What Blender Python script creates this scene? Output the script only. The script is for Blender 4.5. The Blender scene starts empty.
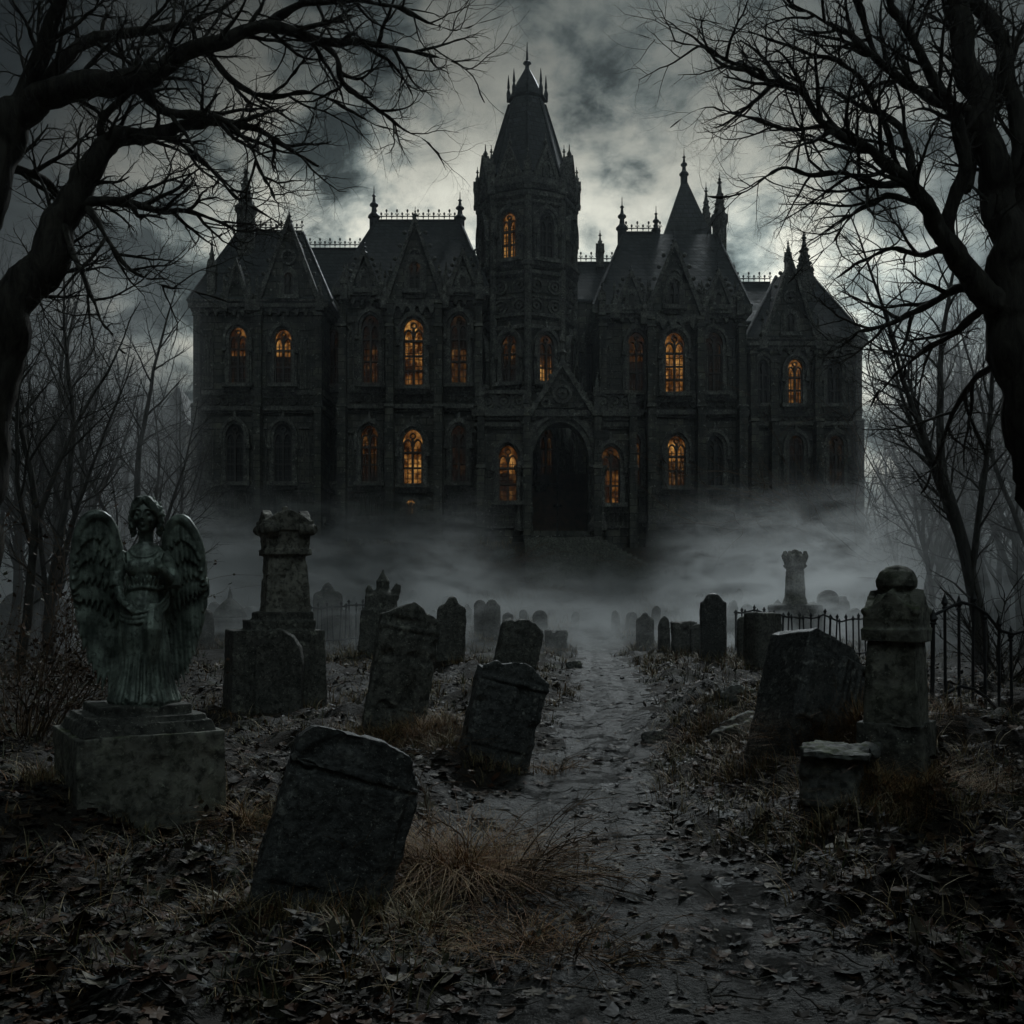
import bpy, bmesh, math, random
from mathutils import Vector, Matrix, noise

# ------------------------------------------------------------------ camera, world, sun, exposure
SC = bpy.context.scene
COL = SC.collection
R = math.radians
FPX, EYE, CX, HY = 1000.0, 1.7, 512.0, 600.0      # focal length in pixels, eye height, principal column, horizon row

cam = bpy.data.objects.new("camera", bpy.data.cameras.new("camera"))
COL.objects.link(cam)
cam.location = (0, 0, EYE)
cam.rotation_euler = (R(90), 0, 0)
cam.data.sensor_width = 36
cam.data.lens = 36 * FPX / 1024
cam.data.shift_y = (HY - 512) / 1024
cam.data.clip_end = 3000
SC.camera = cam

SUN_EL, SUN_AZ = 41.0, 14.0           # behind the house, a little to the right
SUN_STRENGTH = 1.30
SKY_STRENGTH = 0.0021
GLOW = 1.05
BACK_FILL = 1.15


class NT:
    """small helper to write node trees"""
    def __init__(s, tree):
        s.t = tree
        for n in list(tree.nodes):
            tree.nodes.remove(n)

    def n(s, typ, ins=None, **props):
        nd = s.t.nodes.new(typ)
        for k, v in props.items():
            setattr(nd, k, v)
        for k, v in (ins or {}).items():
            s.put(nd.inputs[k], v)
        return nd

    def put(s, sock, v):
        if isinstance(v, bpy.types.NodeSocket):
            s.t.links.new(v, sock)
        else:
            if sock.type == 'RGBA' and not isinstance(v, (int, float)) and len(v) == 3:
                v = (*v, 1)
            sock.default_value = v

    def m(s, op, a, b=None, c=None, clamp=False):
        nd = s.t.nodes.new('ShaderNodeMath')
        nd.operation = op
        nd.use_clamp = clamp
        for i, v in enumerate((a, b, c)):
            if v is not None:
                s.put(nd.inputs[i], v)
        return nd.outputs[0]

    def vm(s, op, a, b=None):
        nd = s.t.nodes.new('ShaderNodeVectorMath')
        nd.operation = op
        s.put(nd.inputs[0], a)
        if b is not None:
            s.put(nd.inputs[1], b)
        return nd.outputs['Value'] if op in ('DOT_PRODUCT', 'LENGTH') else nd.outputs[0]

    def ramp(s, x, stops, interp='LINEAR'):
        nd = s.t.nodes.new('ShaderNodeValToRGB')
        cr = nd.color_ramp
        cr.interpolation = interp
        while len(cr.elements) > 1:
            cr.elements.remove(cr.elements[-1])
        for i, (p, c) in enumerate(stops):
            e = cr.elements[0] if i == 0 else cr.elements.new(p)
            e.position = p
            e.color = (c, c, c, 1) if isinstance(c, (int, float)) else (*c, 1)
        s.put(nd.inputs[0], x)
        return nd.outputs[0]

    def mr(s, x, a, b, c, d, smooth=False):
        nd = s.t.nodes.new('ShaderNodeMapRange')
        nd.interpolation_type = 'SMOOTHSTEP' if smooth else 'LINEAR'
        for i, v in enumerate((x, a, b, c, d)):
            s.put(nd.inputs[i], v)
        return nd.outputs[0]

    def mix(s, f, a, b, blend='MIX'):
        nd = s.t.nodes.new('ShaderNodeMix')
        nd.data_type = 'RGBA'
        nd.blend_type = blend
        s.put(nd.inputs[0], f)
        s.put(nd.inputs[6], a)
        s.put(nd.inputs[7], b)
        return nd.outputs[2]

    def noise(s, vec, scale, detail=4, rough=.55, dist=0.0):
        nd = s.n('ShaderNodeTexNoise', {'Scale': scale, 'Detail': detail, 'Roughness': rough, 'Distortion': dist})
        if vec is not None:
            s.put(nd.inputs['Vector'], vec)
        return nd.outputs['Fac']


def make_world():
    w = bpy.data.worlds.new("World")
    SC.world = w
    w.use_nodes = True
    t = NT(w.node_tree)
    out = t.n('ShaderNodeOutputWorld')
    d = t.vm('NORMALIZE', t.n('ShaderNodeTexCoord').outputs['Generated'])
    sky = t.n('ShaderNodeTexSky', sky_type='NISHITA', sun_disc=False)
    sky.sun_elevation = R(SUN_EL)
    sky.sun_rotation = R(SUN_AZ)
    sky.air_density, sky.dust_density, sky.ozone_density = 1.0, 3.0, 1.0
    hsv = t.n('ShaderNodeHueSaturation', {'Saturation': .22, 'Value': SKY_STRENGTH, 'Color': sky.outputs[0]})
    # cloud layers, stretched the way a deck seen at a low angle is
    cv = t.vm('MULTIPLY', d, (1.15, 1.0, 1.75))
    big = t.noise(cv, 2.6, 3, .5, .3)
    fine = t.noise(t.vm('ADD', cv, (3.1, 1.7, .4)), 7.0, 10, .58, .18)
    wisp = t.noise(t.vm('ADD', cv, (7.3, 2.2, 5.0)), 17.0, 8, .60, .25)
    c = t.m('ADD', t.m('MULTIPLY', big, .36), t.m('ADD', t.m('MULTIPLY', fine, .40), t.m('MULTIPLY', wisp, .24)))
    rid = t.m('ABSOLUTE', t.m('SUBTRACT', t.noise(t.vm('ADD', cv, (1.3, 9.2, 2.0)), 8.5, 8, .6, .3), .5))
    c = t.m('SUBTRACT', c, t.m('MULTIPLY', rid, .18))
    cl = t.mr(c, .40, .56, 0, 1, True)
    tex = t.m('ADD', t.mr(fine, .34, .66, -.26, .26), t.mr(wisp, .34, .66, -.20, .20))
    # light of the hidden sun spreading through the cloud
    flat = t.vm('NORMALIZE', t.vm('MULTIPLY', d, (1, 1, 1.7)))       # the bright band lies flat along the horizon

    def lobe(px, py, lo, hi, p):
        g = Vector(((px - CX) / FPX, 1, 1.7 * (HY - py) / FPX)).normalized()
        return t.m('POWER', t.mr(t.vm('DOT_PRODUCT', flat, tuple(g)), math.cos(R(lo)), math.cos(R(hi)), 0, 1, True), p)
    g1 = lobe(590, 300, 29, 2, 1.35)
    g2 = lobe(370, 150, 15, 2, 1.2)
    g = t.m('ADD', g1, t.m('MULTIPLY', g2, .17))
    up = t.n('ShaderNodeSeparateXYZ', {0: d}).outputs[2]
    g = t.m('MULTIPLY', g, t.mr(up, .20, .48, 1.05, .15, True))       # thicker cloud overhead
    body = t.m('MULTIPLY', g, t.m('MAXIMUM', .10, t.m('ADD', t.m('ADD', .20, tex), t.m('MULTIPLY', cl, .80))))
    glow = t.mix(cl, (.74, .97, .98), (1.0, .995, .86))
    glow = t.vm('SCALE', glow)
    t.put(glow.node.inputs['Scale'], t.m('MULTIPLY', body, GLOW))
    base = t.vm('SCALE', t.vm('MULTIPLY', hsv.outputs[0], (.76, .97, 1.03)))
    t.put(base.node.inputs['Scale'], t.m('ADD', .55, t.m('MULTIPLY', cl, .75)))
    # fill lobe added to the unseen sky behind the camera, brightens stone fronts
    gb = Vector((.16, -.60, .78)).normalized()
    back = t.m('MULTIPLY', t.mr(t.vm('DOT_PRODUCT', d, tuple(gb)), math.cos(R(24)), 1, 0, 1, True), BACK_FILL)
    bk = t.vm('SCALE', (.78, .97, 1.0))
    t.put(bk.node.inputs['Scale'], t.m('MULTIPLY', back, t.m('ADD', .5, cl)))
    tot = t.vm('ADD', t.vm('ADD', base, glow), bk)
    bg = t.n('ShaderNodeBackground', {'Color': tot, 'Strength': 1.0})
    t.t.links.new(bg.outputs[0], out.inputs[0])
    w.cycles.sampling_method = 'MANUAL'
    w.cycles.sample_map_resolution = 512


make_world()
sl = bpy.data.lights.new("sun", 'SUN')
sl.energy = SUN_STRENGTH
sl.angle = R(13)
sl.color = (.88, .97, 1.0)
sun = bpy.data.objects.new("sun", sl)
COL.objects.link(sun)
sd = Vector((math.sin(R(SUN_AZ)) * math.cos(R(SUN_EL)), math.cos(R(SUN_AZ)) * math.cos(R(SUN_EL)), math.sin(R(SUN_EL))))
sun.rotation_euler = (-sd).to_track_quat('-Z', 'Y').to_euler()

vs = SC.view_settings
vs.view_transform, vs.look, vs.exposure, vs.gamma = 'Standard', 'None', 0.0, 1.0
SC.render.engine = 'CYCLES'
cy = SC.cycles
cy.use_denoising = True
cy.use_adaptive_sampling = True
cy.adaptive_threshold = 0.03
cy.max_bounces = 5
cy.diffuse_bounces = 2
cy.glossy_bounces = 2
cy.volume_bounces = 2
cy.transparent_max_bounces = 8
cy.caustics_reflective = cy.caustics_refractive = False
cy.sample_clamp_indirect = 2.0

# ------------------------------------------------------------------ mesh builder and object helpers


def P(px, py, Y):
    return Vector(((px - CX) * Y / FPX, Y, EYE - (py - HY) * Y / FPX))


class MB:
    def __init__(s, M=None):
        s.v, s.f, s.M, s.col = [], [], M or Matrix(), None

    def add(s, vs_, fs):
        o = len(s.v)
        M = s.M
        s.v += [tuple(M @ Vector(p)) for p in vs_]
        s.f += [tuple(i + o for i in f) for f in fs]
        if s.col is not None:
            s.cols += [s.cc] * len(vs_)

    def box(s, c, size, rz=0, top=None):
        """box centred on c; top scales the upper face"""
        x, y, z = (a / 2 for a in size)
        k = top if top is not None else 1
        kx, ky = (k if isinstance(k, tuple) else (k, k))
        pts = [(-x, -y, -z), (x, -y, -z), (x, y, -z), (-x, y, -z), (-x * kx, -y * ky, z), (x * kx, -y * ky, z), (x * kx, y * ky, z), (-x * kx, y * ky, z)]
        ca, sa = math.cos(rz), math.sin(rz)
        pts = [(c[0] + p[0] * ca - p[1] * sa, c[1] + p[0] * sa + p[1] * ca, c[2] + p[2]) for p in pts]
        s.add(pts, [(3, 2, 1, 0), (4, 5, 6, 7), (0, 1, 5, 4), (1, 2, 6, 5), (2, 3, 7, 6), (3, 0, 4, 7)])

    def box2(s, x0, x1, y0, y1, z0, z1):
        s.box(((x0 + x1) / 2, (y0 + y1) / 2, (z0 + z1) / 2), (abs(x1 - x0), abs(y1 - y0), abs(z1 - z0)))

    def prism(s, outline, y0, y1):
        """outline of (x, z), counter-clockwise seen from -y, closed caps"""
        n = len(outline)
        pts = [(x, y0, z) for x, z in outline] + [(x, y1, z) for x, z in outline]
        fs = [tuple(range(n)), tuple(range(2 * n - 1, n - 1, -1))]
        fs += [(j, i, i + n, j + n) for i, j in ((i, (i + 1) % n) for i in range(n))]
        s.add(pts, fs)

    def ribbon(s, outer, inner, y0, y1, closed=False):
        n = len(outer)
        pts = [(x, y0, z) for x, z in outer] + [(x, y0, z) for x, z in inner] + [(x, y1, z) for x, z in outer] + [(x, y1, z) for x, z in inner]
        fs = []
        for i in range(n if closed else n - 1):
            j = (i + 1) % n
            fs += [(i, n + i, n + j, j), (2 * n + i, 2 * n + j, 3 * n + j, 3 * n + i), (i, j, 2 * n + j, 2 * n + i), (n + i, 3 * n + i, 3 * n + j, n + j)]
        if not closed:
            fs += [(0, 2 * n, 3 * n, n), (n - 1, 2 * n - 1, 4 * n - 1, 3 * n - 1)]
        s.add(pts, fs)

    def tube(s, pts, rad, n=6, caps=True):
        pts = [Vector(p) for p in pts]
        if isinstance(rad, (int, float)):
            rad = [rad] * len(pts)
        ref = None
        vs_, fs = [], []
        for i, p in enumerate(pts):
            d = (pts[min(i + 1, len(pts) - 1)] - pts[max(i - 1, 0)])
            if d.length < 1e-9:
                d = Vector((0, 0, 1))
            d.normalize()
            if ref is None:
                ref = d.orthogonal().normalized()
            else:
                ref = ref - d * ref.dot(d)
                if ref.length < 1e-6:
                    ref = d.orthogonal()
                ref.normalize()
            b = d.cross(ref)
            for k in range(n):
                a = 2 * math.pi * k / n
                vs_.append(p + (ref * math.cos(a) + b * math.sin(a)) * rad[i])
        for i in range(len(pts) - 1):
            for k in range(n):
                k2 = (k + 1) % n
                fs.append((i * n + k, i * n + k2, (i + 1) * n + k2, (i + 1) * n + k))
        if caps:
            fs.append(tuple(range(n - 1, -1, -1)))
            fs.append(tuple((len(pts) - 1) * n + k for k in range(n)))
        s.add(vs_, fs)

    def lathe(s, prof, c=(0, 0, 0), n=8, ph=0.0, sx=1.0, sy=1.0):
        vs_, fs = [], []
        for r, z in prof:
            for k in range(n):
                a = ph + 2 * math.pi * k / n
                vs_.append((c[0] + math.cos(a) * r * sx, c[1] + math.sin(a) * r * sy, c[2] + z))
        for i in range(len(prof) - 1):
            for k in range(n):
                k2 = (k + 1) % n
                fs.append((i * n + k, i * n + k2, (i + 1) * n + k2, (i + 1) * n + k))
        fs.append(tuple(range(n - 1, -1, -1)))
        fs.append(tuple((len(prof) - 1) * n + k for k in range(n)))
        s.add(vs_, fs)

    def ball(s, c, r, n=12, m=8, sc=(1, 1, 1), rot=None):
        vs_, fs = [], []
        for i in range(m + 1):
            th = math.pi * i / m
            rr = max(math.sin(th), 1e-3)
            for k in range(n):
                a = 2 * math.pi * k / n
                p = Vector((rr * math.cos(a) * r * sc[0], rr * math.sin(a) * r * sc[1], -math.cos(th) * r * sc[2]))
                if rot is not None:
                    p = rot @ p
                vs_.append(p + Vector(c))
        for i in range(m):
            for k in range(n):
                k2 = (k + 1) % n
                fs.append((i * n + k, i * n + k2, (i + 1) * n + k2, (i + 1) * n + k))
        fs.append(tuple(range(n - 1, -1, -1)))
        fs.append(tuple(m * n + k for k in range(n)))
        s.add(vs_, fs)

    def hip(s, x0, x1, y0, y1, z0, rx0, rx1, ry0, ry1, z1, th=.12):
        pts = [(x0, y0, z0), (x1, y0, z0), (x1, y1, z0), (x0, y1, z0), (rx0, ry0, z1), (rx1, ry0, z1), (rx1, ry1, z1), (rx0, ry1, z1)]
        pts += [(x0, y0, z0 - th), (x1, y0, z0 - th), (x1, y1, z0 - th), (x0, y1, z0 - th)]
        s.add(pts, [(0, 1, 5, 4), (1, 2, 6, 5), (2, 3, 7, 6), (3, 0, 4, 7), (4, 5, 6, 7), (11, 10, 9, 8), (8, 9, 1, 0), (9, 10, 2, 1), (10, 11, 3, 2), (11, 8, 0, 3)])

    def build(s, name, mat, parent=None, loc=None, smooth=False, local=False):
        """parent given: vertices are world coordinates and are stored relative to it, unless local"""
        o_ = Vector(loc) if loc is not None else (Vector(parent.location) if parent is not None and not local else Vector((0, 0, 0)))
        vs_ = s.v
        if parent is not None and parent.parent is not None and not local:
            o_ = o_ + Vector(parent.parent.location)
        if o_.length > 0:
            vs_ = [(p[0] - o_.x, p[1] - o_.y, p[2] - o_.z) for p in vs_]
        me = bpy.data.meshes.new(name)
        me.from_pydata(vs_, [], s.f)
        me.update()
        if s.col is not None:
            at = me.attributes.new('tint', 'FLOAT_COLOR', 'POINT')
            flat = []
            for c in s.cols:
                flat += [c[0], c[1], c[2], 1.0]
            at.data.foreach_set('color', flat)
        if smooth:
            me.shade_smooth()
        o = bpy.data.objects.new(name, me)
        COL.objects.link(o)
        if mat:
            me.materials.append(mat)
        if parent is not None:
            o.parent = parent
        elif loc is not None:
            o.location = loc
        return o


class TMB(MB):
    """mesh builder with a colour of its own per piece (the leaf's or blade's own colour)"""
    def __init__(s, M=None):
        super().__init__(M)
        s.col, s.cols, s.cc = True, [], (.1, .1, .1)


def thing(name, label, cat, loc, rz=0.0, group=None):
    o = bpy.data.objects.new(name, None)
    o.empty_display_size = .2
    COL.objects.link(o)
    o.location = loc
    o.rotation_euler = (0, 0, rz)
    tag(o, label, cat, group)
    return o


def tag(o, label=None, cat=None, group=None, kind=None):
    if label:
        o['label'] = label
    if cat:
        o['category'] = cat
    if group:
        o['group'] = group
    if kind:
        o['kind'] = kind
    return o


def copy_tree(o, loc=None, rz=None, scale=None, label=None, group=None):
    c = o.copy()
    COL.objects.link(c)
    if loc is not None:
        c.location = loc
    if rz is not None:
        c.rotation_euler = (0, 0, rz)
    if scale is not None:
        c.scale = scale if not isinstance(scale, (int, float)) else (scale,) * 3
    if label:
        c['label'] = label
    if group:
        c['group'] = group
    for ch in list(o.children):
        d = ch.copy()
        COL.objects.link(d)
        d.parent = c
        for g in list(ch.children):
            e = g.copy()
            COL.objects.link(e)
            e.parent = d
    return c


def weather(o, voxel, amp=.012, freq=3.0, amp2=.004, freq2=14.0, seed=0.0, smooth=True, chips=0.0, soft=0):
    """one continuous worn surface: voxel remesh, then noise pushed along the normals"""
    md = o.modifiers.new("remesh", 'REMESH')
    md.mode = 'VOXEL'
    md.voxel_size = voxel
    if soft:
        m2 = o.modifiers.new("smooth", 'SMOOTH')
        m2.iterations = soft
        m2.factor = .5
    dg = bpy.context.evaluated_depsgraph_get()
    me = bpy.data.meshes.new_from_object(o.evaluated_get(dg))
    o.modifiers.clear()
    mats = list(o.data.materials)
    o.data = me
    me.name = o.name
    if not me.materials:
        for m in mats:
            me.materials.append(m)
    sh = Vector((seed * 3.7, seed * 1.3, seed * 2.1))
    nr = [v.normal.copy() for v in me.vertices]
    for v, n in zip(me.vertices, nr):
        p = v.co + sh
        d = noise.fractal(p * freq, .6, 2.0, 4) * amp + noise.noise(p * freq2) * amp2
        if chips:
            k = noise.noise(p * 5.0 + Vector((9, 0, 0)))
            if k > .22:
                d -= (k - .22) * chips
        v.co += n * d
    if smooth:
        me.shade_smooth()
    return o


def catmull(pts, sub):
    out = []
    n = len(pts)
    for i in range(n - 1):
        p0, p1, p2, p3 = pts[max(i - 1, 0)], pts[i], pts[i + 1], pts[min(i + 2, n - 1)]
        for k in range(sub):
            t = k / sub
            out.append(0.5 * ((2 * p1) + (p2 - p0) * t + (2 * p0 - 5 * p1 + 4 * p2 - p3) * t * t + (3 * p1 - p0 - 3 * p2 + p3) * t ** 3))
    out.append(pts[-1].copy())
    return out

# ------------------------------------------------------------------ materials


def mat(name):
    m = bpy.data.materials.new(name)
    m.use_nodes = True
    t = NT(m.node_tree)
    out = t.n('ShaderNodeOutputMaterial')
    b = t.n('ShaderNodeBsdfPrincipled')
    t.t.links.new(b.outputs[0], out.inputs[0])
    return m, t, b, out


def bump(t, b, h, strength=.5, dist=.02):
    bp = t.n('ShaderNodeBump', {'Height': h, 'Strength': strength, 'Distance': dist})
    t.put(b.inputs['Normal'], bp.outputs[0])


def stone(name, c1, c2, lichen=None, scale=3.0, rough=.85, bstr=.6, bdist=.015, streak=True, moss=None):
    m, t, b, _ = mat(name)
    co = t.n('ShaderNodeTexCoord').outputs['Object']
    n1 = t.noise(co, scale, 8, .62)
    n2 = t.noise(t.vm('ADD', co, (5, 3, 1)), scale * 4.5, 6, .65, .4)
    c = t.mix(t.mr(n1, .32, .68, 0, 1), c1, c2)
    c = t.mix(t.mr(n2, .46, .62, 0, .85), c, tuple(x * .3 for x in c1))
    if streak:      # rain streaks run down the stone
        sv = t.vm('MULTIPLY', co, (9, 9, .7))
        s_ = t.noise(sv, 1.0, 4, .6)
        c = t.mix(t.mr(s_, .5, .72, 0, .7), c, tuple(x * .3 for x in c1))
    if lichen:
        n3 = t.noise(t.vm('ADD', co, (1, 8, 4)), scale * 2.2, 9, .7, .3)
        n7 = t.noise(t.vm('ADD', co, (11, 2, 7)), scale * .45, 4, .6)
        c = t.mix(t.m('MULTIPLY', t.mr(n3, .54, .66, 0, .9), t.mr(n7, .46, .60, 0, 1)), c, lichen)
        n5 = t.noise(t.vm('ADD', co, (6, 2, 9)), scale * 11, 5, .7)
        c = t.mix(t.mr(n5, .60, .66, 0, .8), c, lichen)
    if moss:
        nz = t.n('ShaderNodeSeparateXYZ', {0: t.n('ShaderNodeNewGeometry').outputs['Normal']}).outputs[2]
        n4 = t.noise(co, scale * 1.4, 6, .6)
        c = t.mix(t.m('MULTIPLY', t.mr(nz, .1, .8, 0.15, 1), t.mr(n4, .45, .62, 0, .9)), c, moss)
    t.put(b.inputs['Base Color'], c)
    t.put(b.inputs['Roughness'], t.mr(n2, .3, .7, rough - .2, min(1, rough + .1)))
    b.inputs['Specular IOR Level'].default_value = .35
    bump(t, b, t.m('ADD', n1, t.m('MULTIPLY', n2, .6)), bstr, bdist)
    return m


M_GRAVE = stone('grave_stone', (.06, .06, .053), (.155, .15, .13), (.40, .40, .33), 4.0, bstr=1.0, bdist=.02)
M_PALE = stone('pale_stone', (.12, .115, .095), (.42, .40, .34), (.45, .44, .38), 3.2, bstr=1.0, bdist=.02)
M_DARKSTONE = stone('dark_granite', (.038, .040, .040), (.088, .09, .085), (.33, .33, .30), 6.0, rough=.55, bstr=1.0, bdist=.025)
M_MOSSY = stone('mossy_stone', (.10, .10, .085), (.27, .26, .22), (.34, .34, .27), 3.0, bstr=1.0, bdist=.02, moss=(.055, .07, .025))
M_ROCK = stone('rock', (.09, .09, .085), (.2, .2, .19), None, 4.0, moss=(.07, .085, .03), streak=False)


def bronze():
    m, t, b, _ = mat('weathered_bronze')
    co = t.n('ShaderNodeTexCoord').outputs['Object']
    n1 = t.noise(co, 6, 8, .65)
    n2 = t.noise(t.vm('MULTIPLY', co, (14, 14, 2)), 1, 5, .6)
    c = t.mix(t.mr(n1, .35, .65, 0, 1), (.065, .08, .067), (.32, .375, .32))
    c = t.mix(t.mr(n2, .48, .7, 0, .75), c, (.02, .024, .02))
    t.put(b.inputs['Base Color'], c)
    b.inputs['Metallic'].default_value = .2
    t.put(b.inputs['Roughness'], t.mr(n1, .3, .7, .34, .62))
    n6 = t.noise(t.vm('ADD', co, (2, 5, 3)), 26, 6, .7)
    c = t.mix(t.mr(n6, .52, .62, 0, .7), c, (.03, .034, .028))
    t.put(b.inputs['Base Color'], c)
    bump(t, b, t.m('ADD', n1, n2), .35, .006)
    return m


M_ANGEL = bronze()


def ashlar():
    m, t, b, _ = mat('sooty_ashlar')
    co = t.n('ShaderNodeTexCoord').outputs['Object']
    sx = t.n('ShaderNodeSeparateXYZ', {0: co})
    uv = t.n('ShaderNodeCombineXYZ', {0: t.m('ADD', sx.outputs[0], t.m('MULTIPLY', sx.outputs[1], .83)), 1: sx.outputs[2]}).outputs[0]
    br = t.n('ShaderNodeTexBrick', {'Vector': uv, 'Color1': (.105, .105, .085), 'Color2': (.22, .205, .155), 'Mortar': (.035, .035, .03), 'Scale': 1.0,
                                    'Mortar Size': .025, 'Brick Width': .95, 'Row Height': .42, 'Bias': -.2})
    n1 = t.noise(co, .9, 8, .65)
    n2 = t.noise(t.vm('MULTIPLY', co, (2.6, 2.6, .35)), 1, 6, .65)
    n3 = t.noise(co, 4.5, 8, .7, .5)
    c = t.mix(t.mr(n1, .38, .64, 0, .85), br.outputs['Color'], (.045, .045, .042))
    c = t.mix(t.mr(n2, .47, .66, 0, .8), c, (.028, .029, .028))
    c = t.mix(t.mr(n3, .585, .66, 0, .85), c, (.44, .43, .37))
    t.put(b.inputs['Base Color'], c)
    b.inputs['Roughness'].default_value = .8
    b.inputs['Specular IOR Level'].default_value = .3
    h = t.m('ADD', t.m('MULTIPLY', br.outputs['Fac'], -.9), t.m('ADD', n1, t.m('MULTIPLY', n3, .9)))
    bump(t, b, h, .9, .09)
    return m


M_ASHLAR = ashlar()
M_TRIM = stone('carved_trim', (.045, .045, .041), (.25, .24, .205), (.50, .49, .42), 1.9, rough=.75, bstr=.9, bdist=.05)


def slate():
    m, t, b, _ = mat('slate_roof')
    co = t.n('ShaderNodeTexCoord').outputs['Object']
    sx = t.n('ShaderNodeSeparateXYZ', {0: co})
    uv = t.n('ShaderNodeCombineXYZ', {0: t.m('ADD', sx.outputs[0], t.m('MULTIPLY', sx.outputs[1], .61)), 1: sx.outputs[2]}).outputs[0]
    br = t.n('ShaderNodeTexBrick', {'Vector': uv, 'Color1': (.022, .025, .027), 'Color2': (.062, .068, .072), 'Mortar': (.012, .012, .012), 'Scale': 1.0,
                                    'Mortar Size': .03, 'Brick Width': .42, 'Row Height': .34, 'Bias': -.1})
    n1 = t.noise(co, .7, 7, .65)
    c = t.mix(t.mr(n1, .4, .66, 0, .8), br.outputs['Color'], (.035, .038, .036))
    n2 = t.noise(t.vm('ADD', co, (3, 7, 2)), 2.4, 8, .7, .6)
    c = t.mix(t.mr(n2, .54, .66, 0, .7), c, (.10, .105, .095))
    n3 = t.noise(t.vm('MULTIPLY', co, (2.0, 2.0, .3)), 1, 6, .65)
    c = t.mix(t.mr(n3, .48, .66, 0, .75), c, (.012, .013, .013))
    t.put(b.inputs['Base Color'], c)
    t.put(b.inputs['Roughness'], t.mr(n2, .3, .7, .5, .85))
    saw = t.m('FRACT', t.m('DIVIDE', sx.outputs[2], .34))
    bump(t, b, t.m('ADD', t.m('MULTIPLY', saw, -.8), t.m('ADD', t.m('MULTIPLY', br.outputs['Fac'], -.6), t.m('MULTIPLY', n1, .5))), .8, .07)
    return m


M_SLATE = slate()


def simple(name, c, rough=.6, metal=0.0, nz=0.0, scale=8):
    m, t, b, _ = mat(name)
    co = t.n('ShaderNodeTexCoord').outputs['Object']
    n1 = t.noise(co, scale, 5, .6)
    t.put(b.inputs['Base Color'], t.mix(t.mr(n1, .35, .65, 0, 1), tuple(x * (1 - nz) for x in c), tuple(x * (1 + nz) for x in c)))
    b.inputs['Roughness'].default_value = rough
    b.inputs['Metallic'].default_value = metal
    bump(t, b, n1, .3, .01)
    return m


M_IRON = simple('wrought_iron', (.02, .02, .021), .55, .4, .5, 12)
M_LEAD = simple('lead_trim', (.05, .052, .055), .5, .2, .4, 2)
M_WOODDOOR = simple('oak_door', (.06, .035, .02), .6, 0, .5, 3)
M_BARS = simple('window_bars', (.045, .04, .034), .6, 0, .3, 3)


def pane_mat(name, strength, lo, hi):
    """leaded glass with a lamplit room behind it"""
    m, t, b, _ = mat(name)
    co = t.n('ShaderNodeTexCoord').outputs['Object']
    n1 = t.noise(co, .9, 4, .6, .6)
    n2 = t.noise(co, 3.8, 5, .6, .4)
    n3 = t.noise(t.vm('MULTIPLY', co, (3.4, 3.4, .22)), 1.0, 3, .5)          # folds of the curtains
    n4 = t.noise(t.vm('ADD', co, (4, 9, 2)), .33, 2, .5)                     # one room brighter than the next
    f = t.mr(t.m('ADD', t.m('MULTIPLY', n1, .55), t.m('MULTIPLY', n2, .45)), lo, hi, 0.06, 1, True)
    f = t.m('MULTIPLY', f, t.m('MULTIPLY', t.mr(n3, .36, .62, .35, 1.1), t.mr(n4, .35, .65, .55, 1.35)))
    t.put(b.inputs['Base Color'], (.03, .028, .025))
    b.inputs['Roughness'].default_value = .12
    t.put(b.inputs['Emission Color'], t.mix(f, (.50, .13, .014), (1.0, .52, .14)))
    t.put(b.inputs['Emission Strength'], t.m('MULTIPLY', f, strength))
    bump(t, b, n2, .3, .02)
    m.cycles.emission_sampling = 'NONE'
    return m


M_LIT = pane_mat('pane_lamplit', .44, .38, .64)
M_DIM = pane_mat('pane_dim', .17, .42, .68)
M_FAINT = pane_mat('pane_faint', .045, .45, .7)
M_PALEPANE = None


def dark_glass():
    m, t, b, _ = mat('dark_glass')
    co = t.n('ShaderNodeTexCoord').outputs['Object']
    n2 = t.noise(co, 3.0, 5, .6, .4)
    t.put(b.inputs['Base Color'], t.mix(n2, (.012, .013, .014), (.06, .06, .058)))
    b.inputs['Roughness'].default_value = .12
    bump(t, b, n2, .4, .03)
    return m


M_GLASS = dark_glass()


def bark(name, c1, c2, sc=5.0):
    m, t, b, _ = mat(name)
    co = t.n('ShaderNodeTexCoord').outputs['Object']
    v = t.vm('MULTIPLY', co, (1, 1, .22))
    n1 = t.noise(v, sc * 2.2, 7, .65, .8)
    t.put(b.inputs['Base Color'], t.mix(t.mr(n1, .35, .65, 0, 1), c1, c2))
    b.inputs['Roughness'].default_value = .9
    b.inputs['Specular IOR Level'].default_value = .2
    bump(t, b, n1, 1.0, .05)
    return m


M_BARK = bark('bark', (.022, .020, .017), (.075, .068, .056))
M_BARK2 = bark('grey_bark', (.03, .029, .026), (.085, .08, .07), 3.0)


def tinted(name, rough=.7, spec=.4, trans=0.0):
    m, t, b, _ = mat(name)
    at = t.n('ShaderNodeAttribute', attribute_name='tint')
    co = t.n('ShaderNodeTexCoord').outputs['Object']
    n1 = t.noise(co, 40, 4, .6)
    c = t.mix(t.mr(n1, .35, .65, 0, .55), at.outputs['Color'], (.02, .016, .01))
    t.put(b.inputs['Base Color'], c)
    t.put(b.inputs['Roughness'], t.mr(n1, .3, .7, rough - .2, rough + .1))
    b.inputs['Specular IOR Level'].default_value = spec
    if trans:
        b.inputs['Transmission Weight'].default_value = 0
    return m


M_LEAF = tinted('dead_leaf', .68, .22)
M_BLADE = tinted('dry_blade', .75, .25)
M_STEM = bark('dead_stem', (.07, .045, .028), (.20, .135, .085), 8.0)


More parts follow.
